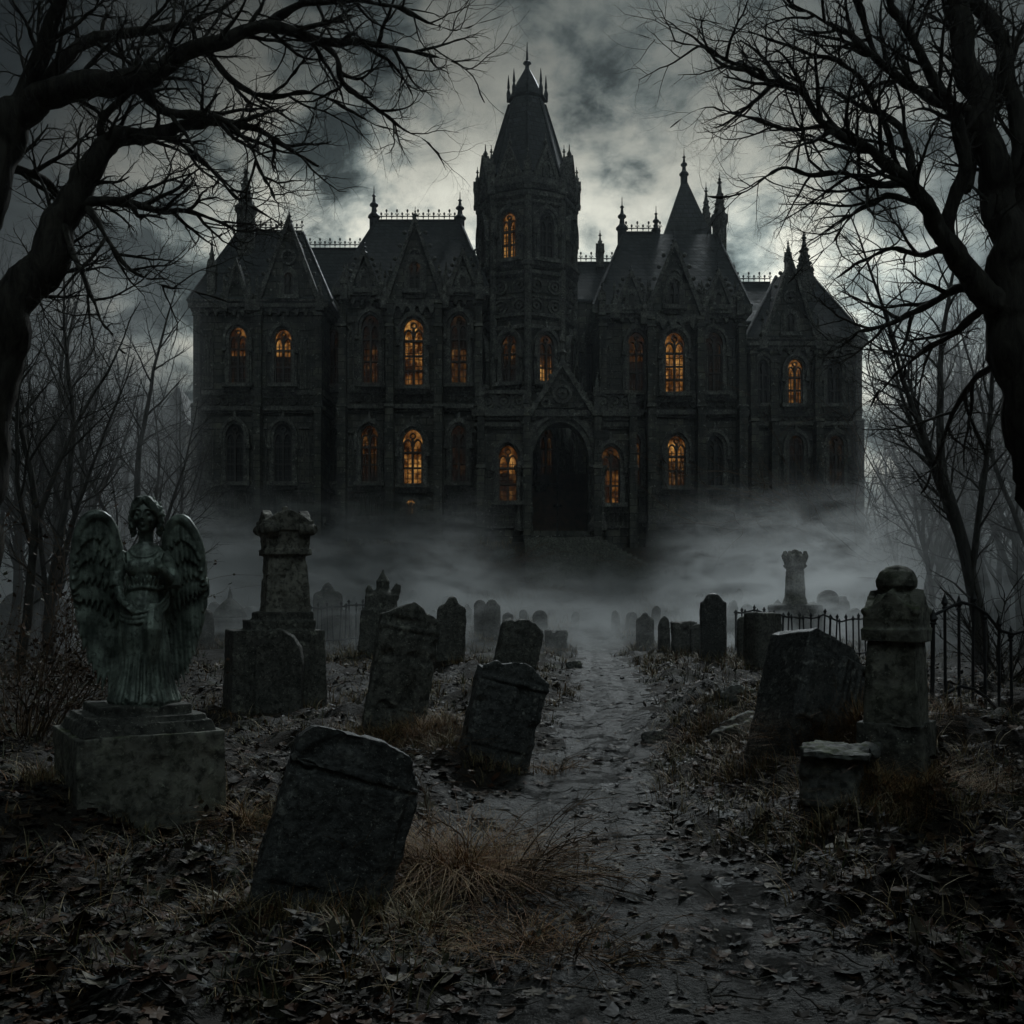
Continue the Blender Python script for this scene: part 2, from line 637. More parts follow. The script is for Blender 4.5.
def soil(name, c1, c2, rough_lo, rough_hi, bd, moss=None):
    m, t, b, _ = mat(name)
    co = t.n('ShaderNodeTexCoord').outputs['Object']
    n1 = t.noise(co, 1.3, 7, .62)
    n2 = t.noise(co, 9, 8, .65, .5)
    n3 = t.noise(co, 42, 4, .6)
    c = t.mix(t.mr(n1, .35, .65, 0, 1), c1, c2)
    c = t.mix(t.mr(n2, .45, .7, 0, .7), c, tuple(x * .45 for x in c1))
    c = t.mix(t.mr(n3, .58, .72, 0, .5), c, tuple(min(1, x * 1.9) for x in c2))
    if moss:
        n4 = t.noise(t.vm('ADD', co, (4, 4, 0)), .9, 6, .65)
        c = t.mix(t.m('MULTIPLY', t.mr(n4, .54, .64, 0, .8), t.mr(n2, .4, .6, .2, 1)), c, moss)
    t.put(b.inputs['Roughness'], t.mr(n1, .40, .60, rough_lo, rough_hi))
    t.put(b.inputs['Base Color'], c)
    b.inputs['Specular IOR Level'].default_value = .4
    bump(t, b, t.m('ADD', t.m('MULTIPLY', n2, 1.0), t.m('MULTIPLY', n3, .45)), 1.0, bd)
    return m


M_SOIL = soil('leafy_soil', (.011, .009, .0065), (.032, .024, .016), .7, .95, .06, (.035, .045, .014))
M_PATH = soil('wet_path', (.022, .0215, .020), (.066, .064, .058), .17, .75, .08)

# ------------------------------------------------------------------ terrain


def sstep(a, b, x):
    t = max(0.0, min(1.0, (x - a) / (b - a)))
    return t * t * (3 - 2 * t)


PATHPTS = [(-4, 1.3), (2, .95), (4, .80), (5.7, .62), (7.2, .34), (8.5, .42), (10, .75), (12, 1.06), (17, 1.72), (24, 2.25), (34, 2.95), (46, 4.1), (58, 4.1)]


def path_x(y):
    for (a, xa), (b, xb) in zip(PATHPTS, PATHPTS[1:]):
        if y <= b:
            t = max(0, (y - a) / (b - a))
            t = t * t * (3 - 2 * t) * .5 + t * .5
            return xa + (xb - xa) * t
    return PATHPTS[-1][1]


def path_half(y):
    w = .66 + .26 * sstep(9, 6.5, y) + .5 * sstep(30, 46, y)
    return w


def path_d(x, y):
    """signed distance-like value: below 0 on the path"""
    e = noise.noise(Vector((x * 1.1, y * .9, 3.0))) * .46 + noise.noise(Vector((x * 3.1, y * 2.7, 8.0))) * .22 + noise.noise(Vector((x * 9, y * 8, 5.0))) * .08
    return abs(x - path_x(y)) - path_half(y) + e


def hill(y):
    return 2.2 * sstep(31, 49, y) * 1.0 + 2.75 * sstep(45.5, 57.5, y)


def zt(x, y):
    z = hill(y)
    near = sstep(60, 30, y)
    d = path_d(x, y) if -5 < y < 47 and abs(x) < 14 else 3.0
    bank = sstep(-.15, .9, d)
    n1 = noise.fractal(Vector((x * .38, y * .38, 1.0)), .8, 2.0, 3)
    n2 = noise.fractal(Vector((x * 1.3, y * 1.3, 5.0)), .8, 2.0, 3)
    n3 = noise.noise(Vector((x * 5, y * 5, 2.0)))
    z += (.13 + .20 * n1 + .13 * n2) * bank * (.3 + .7 * near)
    if -5 < y < 44:
        for o in (-.30, .30):
            q = (x - path_x(y) - o - .06 * math.sin(y * 1.7)) / .11
            if abs(q) < 3:
                z -= .035 * math.exp(-q * q) * (1 - bank)
    z += (.018 * n2 + .012 * n3 + (1 - bank) * (.030 * noise.noise(Vector((x * 2.2, y * 3.2, 6))) + .014 * noise.noise(Vector((x * 8, y * 9, 4))))) * (.2 + .8 * near)
    z += .42 * sstep(1.2, 2.9, x) * sstep(3.5, 7, y) * sstep(18, 11, y) * (1 + .5 * n2)
    z += .16 * sstep(-1.4, -3.2, x) * sstep(3.5, 6, y) * sstep(14, 9, y)       # bank on the right of the path
    if y > 44.5 and -1.5 < x - 4.1 < 6.0:
        k = sstep(-1.5, 0, x - 4.1) * sstep(6.0, 4.6, x - 4.1)
        z -= .22 * k * sstep(44.5, 46, y)
    return z


def ground_at(px, py, zoff=0.0):
    dx, dz = (px - CX) / FPX, (HY - py) / FPX
    y = 2.0
    while y < 58:
        if EYE + dz * y <= zt(dx * y, y) + zoff:
            break
        y += .05
    return Vector((dx * y, y, zt(dx * y, y)))


def axis(fine0, fine1, step, lo, hi, gr):
    a = []
    x = fine0
    while x <= fine1:
        a.append(x)
        x += step
    s = step
    while a[-1] < hi:
        s *= gr
        a.append(a[-1] + s)
    s = step
    while a[0] > lo:
        s *= gr
        a.insert(0, a[0] - s)
    return a


def make_terrain():
    xs = axis(-4.6, 5.4, .055, -700, 700, 1.07)
    ys = axis(2.6, 13.5, .06, -60, 1200, 1.035)
    nx, ny = len(xs), len(ys)
    verts = [(x, y, zt(x, y)) for y in ys for x in xs]
    g, p = [], []
    for j in range(ny - 1):
        for i in range(nx - 1):
            q = (j * nx + i, j * nx + i + 1, (j + 1) * nx + i + 1, (j + 1) * nx + i)
            x, y = (xs[i] + xs[i + 1]) / 2, (ys[j] + ys[j + 1]) / 2
            (p if -4 < y < 45.5 and path_d(x, y) < 0 else g).append(q)
    for nm, fs, m in (('ground', g, M_SOIL), ('path', p, M_PATH)):
        used = sorted({i for f in fs for i in f})
        mp = {a: b for b, a in enumerate(used)}
        me = bpy.data.meshes.new(nm)
        me.from_pydata([verts[i] for i in used], [], [tuple(mp[i] for i in f) for f in fs])
        me.shade_smooth()
        me.materials.append(m)
        o = bpy.data.objects.new(nm, me)
        COL.objects.link(o)
        tag(o, kind='structure')


make_terrain()

# ------------------------------------------------------------------ the house
HB = 3.6                       # the walls start below the lawn
house = thing('gothic_mansion', 'dark gothic stone mansion with central octagonal spired tower and amber lit windows on the rise', 'house', (3.0, 62, 4.9))


def hx(px, Y):
    return (px - CX) * Y / FPX


def hz(py, Y):
    return EYE - (py - HY) * Y / FPX


def arch(w, zs, rise, n=7):
    """pointed arch from the left springing to the right, width w centred on 0"""
    pts = []
    h = w / 2
    for i in range(n + 1):
        t = i / n
        a = t * math.pi / 2
        pts.append((-h * math.cos(a) ** .9, zs + rise * (math.sin(a) * .86 + .14 * t ** 1.5)))
    return pts + [(-x, z) for x, z in reversed(pts[:-1])]


def window(px, ptop, pbot, wpx, Y, lit, M=None, hood=True, bars=2, deep=.32):
    """stone surround and hood mould, a pane set deep in it and glazing bars; lit = (upper, lower) glass"""
    if M is None:
        M = Matrix.Translation((hx(px, Y), Y, hz(pbot, Y)))
        w, h = wpx * Y / FPX, (pbot - ptop) * Y / FPX
    else:
        w, h = wpx, ptop
    rise = min(w * .72, h * .3)
    zs = h - rise
    inn = [(-w / 2, 0)] + arch(w, zs, rise) + [(w / 2, 0)]
    def off(d):
        return [(-w / 2 - d, 0)] + arch(w + 2 * d, zs, rise + d * 1.25) + [(w / 2 + d, 0)]
    b = MB(M)
    b.ribbon(off(.2), inn, -deep, -.002)
    b.ribbon(off(.30), off(.2), -deep + .10, -.002)
    if hood:
        o2 = arch(w + .72, zs - .1, rise + .52)
        o1 = arch(w + .42, zs - .1, rise + .26)
        b.ribbon([(-w / 2 - .36, zs - .5)] + o2 + [(w / 2 + .36, zs - .5)], [(-w / 2 - .21, zs - .5)] + o1 + [(w / 2 + .21, zs - .5)], -deep - .14, -.004)
        b.box((0, -.16, zs + rise + .62), (.2, .3, .42), top=.4)
        for sx in (-1, 1):
            b.box((sx * (w / 2 + .29), -.22, zs - .62), (.26, .4, .24))
    b.box((0, -deep / 2 - .06, -.14), (w + .8, deep + .3, .24))
    b.box((0, -deep / 2, -.4), (w + .4, deep, .28), top=1.1)
    win = b.build('window', M_TRIM, house)
    mats = lit if isinstance(lit, tuple) else (lit, lit)
    zc = h * .5
    if mats[0] is mats[1]:
        p = MB(M)
        p.prism(inn[::-1], -.05, -.01)
        p.build('pane', mats[0], win)
    else:
        p = MB(M)
        p.prism([(w / 2, zc)] + list(reversed(arch(w, zs, rise))) + [(-w / 2, zc)], -.05, -.01)
        p.build('pane', mats[0], win)
        p = MB(M)
        p.prism([(w / 2, 0), (w / 2, zc - .003), (-w / 2, zc - .003), (-w / 2, 0)][::-1], -.05, -.01)
        p.build('pane', mats[1], win)
    t = MB(M)
    t.box((0, -.14, zs * .5 + rise * .2), (.13, .18, zs + rise * .4))
    for sx in (-1, 1):
        t.box((sx * (w / 2 - .04), -.13, zs * .5), (.09, .16, zs))
        a = arch(w / 2 - .02, zs * .93, rise * .55, 4)
        a2 = arch(w / 2 - .2, zs * .93, rise * .42, 4)
        t.ribbon([(x + sx * w / 4, z) for x, z in a], [(x + sx * w / 4, z) for x, z in a2], -.2, -.06)
        t.box((sx * w / 4, -.10, zs * .47), (.045, .08, zs * .94))
    ring = [(math.cos(k * math.pi / 5) * w * .17, zs + rise * .55 + math.sin(k * math.pi / 5) * w * .17) for k in range(10)]
    rin = [(math.cos(k * math.pi / 5) * w * .10, zs + rise * .55 + math.sin(k * math.pi / 5) * w * .10) for k in range(10)]
    t.ribbon(ring, rin, -.21, -.06, True)
    for k in range(1, bars + 1):
        t.box((0, -.13, zs * k / (bars + .55)), (w - .04, .15, .10))
    for k in range(1, 8):
        t.box((0, -.085, zs * k / 8), (w - .06, .05, .035))
    t.build('tracery', M_BARS, win)
    return win


def pinnacle(px, pbase, ptop, wpx, Y, dy=0.0, shaft=.42, octo=False, name='pinnacle', mt=None, gab=True):
    """square or eight-sided shaft, gablets, tapering spirelet with crockets, knop and spike"""
    x, z0, z1, w = hx(px, Y), hz(pbase, Y), hz(ptop, Y), wpx * Y / FPX
    y = Y + dy
    H_ = z1 - z0
    b = MB()
    n, ph = (8, math.pi / 8) if octo else (4, math.pi / 4)
    k = 1 / math.cos(math.pi / n)
    r = w / 2 * k
    zs = H_ * shaft
    b.lathe([(r * 1.12, 0), (r * 1.12, zs * .1), (r, zs * .16), (r, zs * .86), (r * 1.22, zs * .92), (r * 1.22, zs), (r * .86, zs), (r * .45, zs + H_ * (1 - shaft) * .42), (r * .16, zs + H_ * (1 - shaft) * .72)], (x, y, z0), n, ph)
    if gab and not octo:
        for a in range(4):
            M = Matrix.Translation((x, y, z0 + zs)) @ Matrix.Rotation(a * math.pi / 2, 4, 'Z')
            b.M = M
            b.prism([(-w * .5, -w * .1), (w * .5, -w * .1), (0, w * 1.25)], -w * .60, -w * .2)
            b.M = Matrix()
    zt_ = z0 + zs + H_ * (1 - shaft) * .72
    q = H_ * (1 - shaft) * .28
    b.lathe([(r * .14, 0), (r * .34, q * .12), (r * .34, q * .2), (r * .12, q * .3), (r * .24, q * .42), (r * .07, q * .55), (.02, q)], (x, y, zt_ - .02), 6)
    for i in range(3):
        zz = z0 + zs + H_ * (1 - shaft) * (.12 + .17 * i)
        rr = r * (.80 - .19 * i)
        for a in range(4):
            b.ball((x + math.cos(a * math.pi / 2 + math.pi / 4) * rr, y + math.sin(a * math.pi / 2 + math.pi / 4) * rr, zz), w * .13, 5, 4)
    return b.build(name, mt or M_TRIM, house)


def finial(px, pbase, ptop, wpx, Y, dy=0.0):
    x, z0, z1, r = hx(px, Y), hz(pbase, Y), hz(ptop, Y), wpx * Y / FPX / 2
    q = z1 - z0
    b = MB()
    b.lathe([(r, -.4), (r, q * .18), (r * 1.35, q * .2), (r * 1.35, q * .25), (r * .6, q * .34), (r * .5, q * .46), (r * .95, q * .5), (r * .95, q * .54), (r * .4, q * .6), (r * .25, q * .72), (r * .5, q * .75), (r * .12, q * .8), (.02, q)], (x, Y + dy, z0), 8)
    return b.build('finial', M_LEAD, house)


def cresting(px0, px1, py, Y, dy, h=.75):
    x0, x1, z = hx(px0, Y), hx(px1, Y), hz(py, Y)
    y = Y + dy
    b = MB()
    b.box(((x0 + x1) / 2, y, z + .06), (x1 - x0, .22, .16))
    b.box(((x0 + x1) / 2, y, z + h * .5), (x1 - x0, .05, .05))
    n = max(3, int((x1 - x0) / .34))
    for i in range(n + 1):
        x = x0 + (x1 - x0) * i / n
        hh = h * (1.0 if i % 2 == 0 else .72)
        b.tube([(x, y, z), (x, y, z + hh)], .03, 4)
        b.ball((x, y, z + hh), .075, 6, 4, (1, 1, 1.5))
        for sx in (-1, 1):
            b.tube([(x, y, z + hh * .5), (x + sx * .1, y, z + hh * .78), (x + sx * .13, y, z + hh * .62)], .025, 4)
    return b.build('cresting', M_IRON, house)


def wall(px0, px1, ptop, Y, depth, name='wall'):
    b = MB()
    x0, x1, z1 = hx(px0, Y), hx(px1, Y), hz(ptop, Y)
    b.box2(x0, x1, Y, Y + depth, HB, z1)
    return b.build(name, M_ASHLAR, house)


def courses(px0, px1, Y, rows, depth, corb=None):
    """string courses running round the front and sides; rows of (row, height, projection); corb = corbel table row"""
    x0, x1 = hx(px0, Y), hx(px1, Y)
    for py, h, pr in rows:
        z = hz(py, Y)
        b = MB()
        b.box(((x0 + x1) / 2, Y + depth / 2 - pr / 2, z), (x1 - x0 + 2 * pr, depth + pr, h))
        b.box(((x0 + x1) / 2, Y + depth / 2 - pr * .3, z - h * .75), (x1 - x0 + 1.2 * pr, depth + pr * .6, h * .5))
        b.build('string_course', M_TRIM, house)
    if corb:
        z = hz(corb, Y)
        n = max(2, int((x1 - x0) / .55))
        b = MB()
        o = [(x1, z + .2), (x0, z + .2)]
        p = (x1 - x0) / n
        for i in range(n):
            x = x0 + p * i
            o += [(x, z - .1), (x + p * .18, z - .34), (x + p * .36, z - .34), (x + p * .5, z - .1), (x + p * .62, z + .06), (x + p * .86, z + .06)]
        o += [(x1, z - .1)]
        b.prism(o, Y - .32, Y - .004)
        b.build('corbel_table', M_TRIM, house)


def buttress(px, Y, ptop, wpx, steps=((545, 1.0), (410, .75), (330, .5))):
    x, w = hx(px, Y), wpx * Y / FPX
    b = MB()
    z1 = hz(ptop, Y)
    zs = [HB] + [hz(s[0], Y) for s in steps[1:]] + [z1]
    for i, s in enumerate(steps):
        d = s[1]
        if zs[i + 1] <= zs[i]:
            continue
        ww = w * (1 - .1 * i)
        b.box2(x - ww / 2, x + ww / 2, Y - d, Y + .15, zs[i], zs[i + 1])
        b.box((x, Y - d / 2 + .04, zs[i + 1] + .12), (ww + .14, d + .2, .2), top=(.8, .7))
        b.box((x, Y - d / 2 - .03, (zs[i] * .3 + zs[i + 1] * .7)), (ww * .5, d + .04, (zs[i + 1] - zs[i]) * .35))
    return b.build('buttress', M_ASHLAR, house)


def gable(px, papex, pbase, wpx, Y, run, win=None, fin=None, mat_=None, thick=.5):
    """steep stone gable with coping, a roof running back, rose opening and finial"""
    x, za, zb, w = hx(px, Y), hz(papex, Y), hz(pbase, Y), wpx * Y / FPX
    b = MB()
    b.prism([(x - w / 2, zb), (x + w / 2, zb), (x, za)], Y - .04, Y + thick)
    g = b.build('gable', M_ASHLAR, house)
    c = MB()
    t = .26
    k = math.hypot(w / 2, za - zb)
    ox, oz = (za - zb) / k * t, (w / 2) / k * t
    c.ribbon([(x - w / 2 - ox, zb + oz - .2), (x, za + oz * 1.0 + ox * 1.2), (x + w / 2 + ox, zb + oz - .2)], [(x - w / 2 + .05, zb - .2), (x, za - .1), (x + w / 2 - .05, zb - .2)], Y - .28, Y + thick)
    n = 6
    for i in range(1, n):
        for sx in (-1, 1):
            f = i / n
            c.ball((x + sx * (w / 2) * (1 - f) + sx * ox * 1.4, Y - .05, zb + (za - zb) * f + oz * 1.4), .14, 6, 4)
    for sx in (-1, 1):
        c.box((x + sx * (w / 2 + .1), Y - .12, zb - .2), (.5, .5, .7))
        c.lathe([(.22, 0), (.24, .25), (.12, .5), (.06, 1.1), (.1, 1.2), (.02, 1.6)], (x + sx * (w / 2 + .1), Y - .12, zb + .15), 6)
    # carved wheel near the apex
    zc = zb + (za - zb) * .56
    rr = min(w * .13, .7)
    ring = lambda r: [(x + math.cos(a * math.pi / 8) * r, zc + math.sin(a * math.pi / 8) * r) for a in range(16)]
    c.ribbon(ring(rr), ring(rr * .72), Y - .2, Y - .03, True)
    for a in range(3):
        c.box((x, Y - .11, zc), (rr * 1.3, .1, .08)) if a == 0 else c.box((x, Y - .11, zc), (.08, .1, rr * 1.3))
    c.build('coping', M_TRIM, g)
    if run:
        r_ = MB()
        r_.add([(x - w / 2 + .05, Y + thick, zb), (x + w / 2 - .05, Y + thick, zb), (x, Y + thick, za - .1), (x - w / 2 + .05, Y + run, zb), (x + w / 2 - .05, Y + run, zb), (x, Y + run, za - .1)],
               [(0, 1, 2), (0, 2, 5, 3), (1, 4, 5, 2), (5, 4, 3), (0, 3, 4, 1)])
        r_.build('roof', M_SLATE, g)
    if win:
        window(px, win[0], win[1], win[2], Y - .05, win[3], hood=False, bars=1, deep=.22)
    if fin:
        finial(px, papex + 2, fin, 5, Y, .1)
    return g


def roof(px0, px1, peave, Y, depth, rpx0, rpx1, pridge, rdy, over=.45):
    """hipped slate roof, its ridge rdy behind the front"""
    b = MB()
    yr = Y + rdy
    b.hip(hx(px0, Y) - over, hx(px1, Y) + over, Y - over, Y + depth + over, hz(peave, Y), hx(rpx0, yr), hx(rpx1, yr), yr, max(yr + .3, Y + depth - rdy), hz(pridge, yr))
    for a, c in ((px0, rpx0), (px1, rpx1)):
        s = -1 if a == px0 else 1
        b.tube([(hx(a, Y) + s * over, Y - over, hz(peave, Y) + .03), (hx(c, yr), yr, hz(pridge, yr) + .03)], .11, 6)
    return b.build('roof', M_SLATE, house)


def blind(px0, px1, py0, py1, Y, kind='panel', n=4):
    """carved relief: rows of blind arches, wheels or quatrefoils"""
    b = MB()
    x0, x1, z0, z1 = hx(px0, Y), hx(px1, Y), hz(py1, Y), hz(py0, Y)
    w = (x1 - x0) / n
    h = z1 - z0
    for i in range(n):
        xc = x0 + w * (i + .5)
        if kind == 'arch':
            o = [(xc - w * .42, z0)] + [(xc + x, z) for x, z in arch(w * .84, z0 + h * .55, h * .4, 4)] + [(xc + w * .42, z0)]
            q = [(xc - w * .30, z0)] + [(xc + x, z) for x, z in arch(w * .60, z0 + h * .55, h * .3, 4)] + [(xc + w * .30, z0)]
            b.ribbon(o, q, Y - .14, Y - .003)
        else:
            r = min(w, h) * .44
            zc = (z0 + z1) / 2
            ring = lambda rr, ox=0, oz=0: [(xc + ox + math.cos(a * math.pi / 6) * rr, zc + oz + math.sin(a * math.pi / 6) * rr) for a in range(12)]
            b.ribbon(ring(r), ring(r * .78), Y - .15, Y - .003, True)
            for k in range(4):
                a = k * math.pi / 2
                b.ribbon(ring(r * .36, math.cos(a) * r * .36, math.sin(a) * r * .36), ring(r * .22, math.cos(a) * r * .36, math.sin(a) * r * .36), Y - .11, Y - .003, True)
    b.box(((x0 + x1) / 2, Y - .06, z0), (x1 - x0, .14, .1))
    b.box(((x0 + x1) / 2, Y - .06, z1), (x1 - x0, .14, .1))
    return b.build('carved_panel', M_TRIM, house)


def make_house():
    L, D, Fa, G = M_LIT, M_DIM, M_FAINT, M_GLASS
    # ---- left wing
    Y = 63.0
    wall(197, 322, 303, Y, 12)
    courses(197, 322, Y, [(305, .5, .45), (393, .3, .2), (409, .25, .28), (486, .22, .18), (520, .35, .3)], 12, 311)
    roof(197, 326, 303, Y, 12, 238, 303, 233, 5.5)
    cresting(240, 302, 233, Y + 5.5, 0)
    pinnacle(246, 262, 162, 17, Y + 4, shaft=.55, octo=True, name='chimney')
    pinnacle(212, 305, 236, 8, Y + .3, shaft=.5)
    for px in (199, 260, 320):
        buttress(px, Y, 318, 7, ((545, .9), (409, .55)))
    gable(289, 222, 303, 60, Y - .1, 6, (273, 296, 9, (Fa, G)), 208)
    gable(237, 264, 303, 22, Y - .1, 4, None, 252)
    window(239, 328, 384, 17, Y, (L, Fa))
    window(284, 330, 384, 17, Y, (L, Fa))
    window(236, 424, 482, 18, Y, G)
    window(284, 424, 482, 18, Y, G)
    blind(205, 254, 395, 408, Y, 'wheel', 6)
    blind(266, 314, 395, 408, Y, 'wheel', 6)
    blind(205, 254, 491, 515, Y, 'arch', 8)
    blind(266, 314, 491, 515, Y, 'arch', 8)
    # ---- link between left wing and left bay
    Y = 66.0
    wall(312, 350, 300, Y, 9)
    roof(300, 372, 302, Y, 9, 306, 372, 250, 4.5, .3)
    cresting(300, 360, 250, Y + 4.5, 0)
    window(334, 330, 385, 12, Y, Fa)
    window(334, 428, 482, 12, Y, G)
    courses(322, 345, Y, [(303, .4, .3), (400, .3, .2)], 3, 310)
    # ---- left bay
    Y = 60.0
    wall(342, 481, 290, Y, 15)
    wall(391, 439, 300, Y - .9, 1.6)
    courses(342, 481, Y, [(293, .5, .5), (390, .32, .25), (407, .26, .34), (490, .25, .22), (520, .4, .35)], 15, 300)
    courses(391, 439, Y - .9, [(303, .3, .25), (390, .3, .22), (407, .25, .28), (490, .24, .2), (520, .36, .3)], 1.2, 309)
    roof(342, 481, 290, Y, 15, 376, 460, 222, 6.5)
    cresting(376, 460, 222, Y + 6.5, 0)
    finial(374, 226, 186, 9, Y + 6.5)
    finial(460, 226, 192, 9, Y + 6.5)
    gable(415, 222, 300, 56, Y - .95, 8, (262, 290, 11, (D, G)), 206)
    gable(364, 255, 292, 30, Y - .1, 5, (277, 290, 5, G), 238)
    gable(463, 255, 292, 30, Y - .1, 5, (277, 290, 5, G), 240)
    for px in (344, 391, 439, 479):
        buttress(px, Y - (.9 if px in (391, 439) else 0), 306, 8)
        pinnacle(px, 300, 262, 6.5, Y - .6, shaft=.45)
    window(371, 316, 384, 17, Y, (Fa, D))
    window(414, 320, 386, 20, Y - .9, L, bars=3)
    window(459, 316, 384, 17, Y, (Fa, D))
    window(370, 426, 482, 17, Y, (D, Fa))
    window(413, 430, 484, 20, Y - .9, L)
    window(459, 426, 482, 15, Y, (Fa, Fa))
    window(411, 500, 514, 8, Y - .9, L, hood=False, bars=1, deep=.2)
    for a, c in ((347, 388), (442, 477)):
        blind(a, c, 392, 405, Y, 'wheel', 5)
        blind(a, c, 492, 517, Y, 'arch', 7)
    blind(395, 436, 392, 405, Y - .9, 'wheel', 6)
    # ---- octagonal tower, one edge to the front
    TY, TX = 63.6, hx(527.5, 62)
    RT = 48 * 62 / FPX
    zt0 = lambda py: hz(py, 61.5)
    b = MB()
    oct_ = lambda prof: b.lathe(prof, (TX, TY, 0), 8, -math.pi / 2)
    oct_([(RT * .98, HB), (RT * .98, zt0(268)), (RT * 1.0, zt0(266)), (RT, zt0(182))])
    b.build('tower', M_ASHLAR, house)
    b = MB()
    for py, k, h in ((408, 1.06, .3), (392, 1.05, .3), (330, 1.05, .28), (318, 1.06, .25), (300, 1.04, .2), (276, 1.06, .3), (268, 1.1, .35), (206, 1.06, .25), (199, 1.10, .35), (187, 1.13, .5)):
        z = zt0(py)
        b.lathe([(RT * (k - .05), z - h * .8), (RT * k, z - h * .3), (RT * k, z + h * .4), (RT * (k - .05), z + h * .6)], (TX, TY, 0), 8, -math.pi / 2)
    for k in range(8):
        a = -math.pi / 2 + k * math.pi / 4
        x, y = TX + math.cos(a) * RT, TY + math.sin(a) * RT
        b.tube([(x, y, HB), (x, y, zt0(186))], .24, 8)
    b.build('string_course', M_TRIM, house)
    apo = RT * math.cos(math.pi / 8)
    for k in range(8):
        a = -math.pi / 2 + (k + .5) * math.pi / 4
        if math.sin(a) > .5:
            continue
        base = Matrix.Translation((TX + math.cos(a) * apo, TY + math.sin(a) * apo, 0)) @ Matrix.Rotation(a + math.pi / 2, 4, 'Z')
        kk = {7: (L, D), 0: (D, L)}.get(k, (Fa, Fa))
        left = math.cos(a) < 0
        front = abs(math.cos(a)) < .5
        top = (L if left else G) if front else (D if left else Fa)
        low = (G if left else (L, D)) if front else Fa
        low = ((D, Fa) if left else (D, L)) if front else Fa
        window(0, (262 - 217) * .062, 0, .95, 0, top, M=base @ Matrix.Translation((0, 0, zt0(262))), bars=2, deep=.3)
        window(0, (383 - 337) * .062, 0, .98, 0, low, M=base @ Matrix.Translation((0, 0, zt0(384))), bars=2, deep=.3)
        window(0, (484 - 430) * .062, 0, .98, 0, Fa, M=base @ Matrix.Translation((0, 0, zt0(484))), bars=2, deep=.3)
        c = MB(base)
        for pz in (289, 309):
            zc = zt0(pz)
            for xx in (-.62, .62):
                ring = lambda r: [(xx + math.cos(i * math.pi / 6) * r, zc + math.sin(i * math.pi / 6) * r) for i in range(12)]
                c.ribbon(ring(.46), ring(.34), -.14, 0, True)
                c.ribbon(ring(.22), ring(.1), -.12, 0, True)
        c.build('carved_panel', M_TRIM, house)
    # pinnacled parapet
    for k in range(8):
        a = -math.pi / 2 + k * math.pi / 4
        x, y = TX + math.cos(a) * RT * 1.06, TY + math.sin(a) * RT * 1.06
        px = CX + x * FPX / y
        pinnacle(px, HY - (zt0(196) - EYE) * FPX / y, HY - (zt0(146 if k % 2 else 152) - EYE) * FPX / y, 7, y, shaft=.45)
        a2 = a + math.pi / 8
        x, y = TX + math.cos(a2) * apo * 1.05, TY + math.sin(a2) * apo * 1.05
        c = MB(Matrix.Translation((x, y, zt0(184))) @ Matrix.Rotation(a2 + math.pi / 2, 4, 'Z'))
        c.prism([(-.75, 0), (.75, 0), (0, 1.9)], -.1, .35)
        c.ribbon([(-.9, 0), (0, 2.2), (.9, 0)], [(-.62, 0), (0, 1.7), (.62, 0)], -.2, .3)
        o = [(-.28, .15)] + arch(.56, .7, .4, 4) + [(.28, .15)]
        q = [(-.16, .15)] + arch(.32, .7, .25, 4) + [(.16, .15)]
        c.ribbon(o, q, -.2, -.08)
        c.box((0, .1, .05), (2.1, .4, .5))
        c.lathe([(.1, 2.1), (.16, 2.3), (.05, 2.5), (.02, 2.9)], (0, .05, 0), 6)
        c.build('gable', M_TRIM, house)
    zs_ = lambda py: hz(py, TY)
    b = MB()
    b.lathe([(RT * .95, zs_(188)), (RT * .86, zs_(178)), (RT * .62, zs_(141)), (RT * .38, zs_(105)), (RT * .33, zs_(99))], (TX, TY, 0), 8, -math.pi / 2)
    for k in range(8):
        a = -math.pi / 2 + k * math.pi / 4
        ca, sa = math.cos(a), math.sin(a)
        b.tube([(TX + ca * RT * r, TY + sa * RT * r, zs_(py)) for r, py in ((.95, 187), (.86, 178), (.62, 141), (.38, 105))], .1, 5)
    b.build('spire', M_SLATE, house)
    b = MB()
    b.lathe([(RT * .36, zs_(103)), (RT * .42, zs_(101)), (RT * .42, zs_(99)), (RT * .34, zs_(98)), (RT * .34, zs_(94)), (RT * .2, zs_(81)), (RT * .05, zs_(69))], (TX, TY, 0), 8, -math.pi / 2)
    for k in range(8):
        a = -math.pi / 2 + k * math.pi / 4
        b.lathe([(.13, 0), (.15, .5), (.06, .8), (.1, .9), (.015, 1.7)], (TX + math.cos(a) * RT * .40, TY + math.sin(a) * RT * .40, zs_(102)), 5)
    z = zs_(71)
    b.lathe([(.16, 0), (.12, .35), (.26, .45), (.26, .52), (.09, .65), (.07, 1.0), (.015, 1.85)], (TX, TY, z), 8)
    b.build('lantern', M_LEAD, house)
    # ---- link roofs either side of the tower
    for a, c, pr in ((470, 500, 258), (560, 612, 264)):
        Y = 66.0
        wall(a, c, 300, Y, 9)
        roof(a, c, 300, Y, 9, a, c, pr, 4, .2)
        cresting(a, c, pr, Y + 4, 0)
    pinnacle(600, 268, 230, 7, 69)
    window(591, 335, 392, 10, 66, G)
    # ---- right bay
    Y = 60.0
    wall(600, 742, 308, Y, 15)
    wall(650, 699, 315, Y - .9, 1.6)
    courses(600, 742, Y, [(311, .5, .5), (396, .32, .25), (413, .26, .34), (490, .25, .22), (520, .4, .35)], 15, 318)
    courses(650, 699, Y - .9, [(318, .3, .25), (396, .3, .22), (413, .25, .28), (490, .24, .2), (520, .36, .3)], 1.2, 324)
    roof(600, 742, 308, Y, 15, 624, 716, 234, 6.5)
    cresting(626, 660, 234, Y + 6.5, 0)
    finial(622, 238, 197, 9, Y + 6.5)
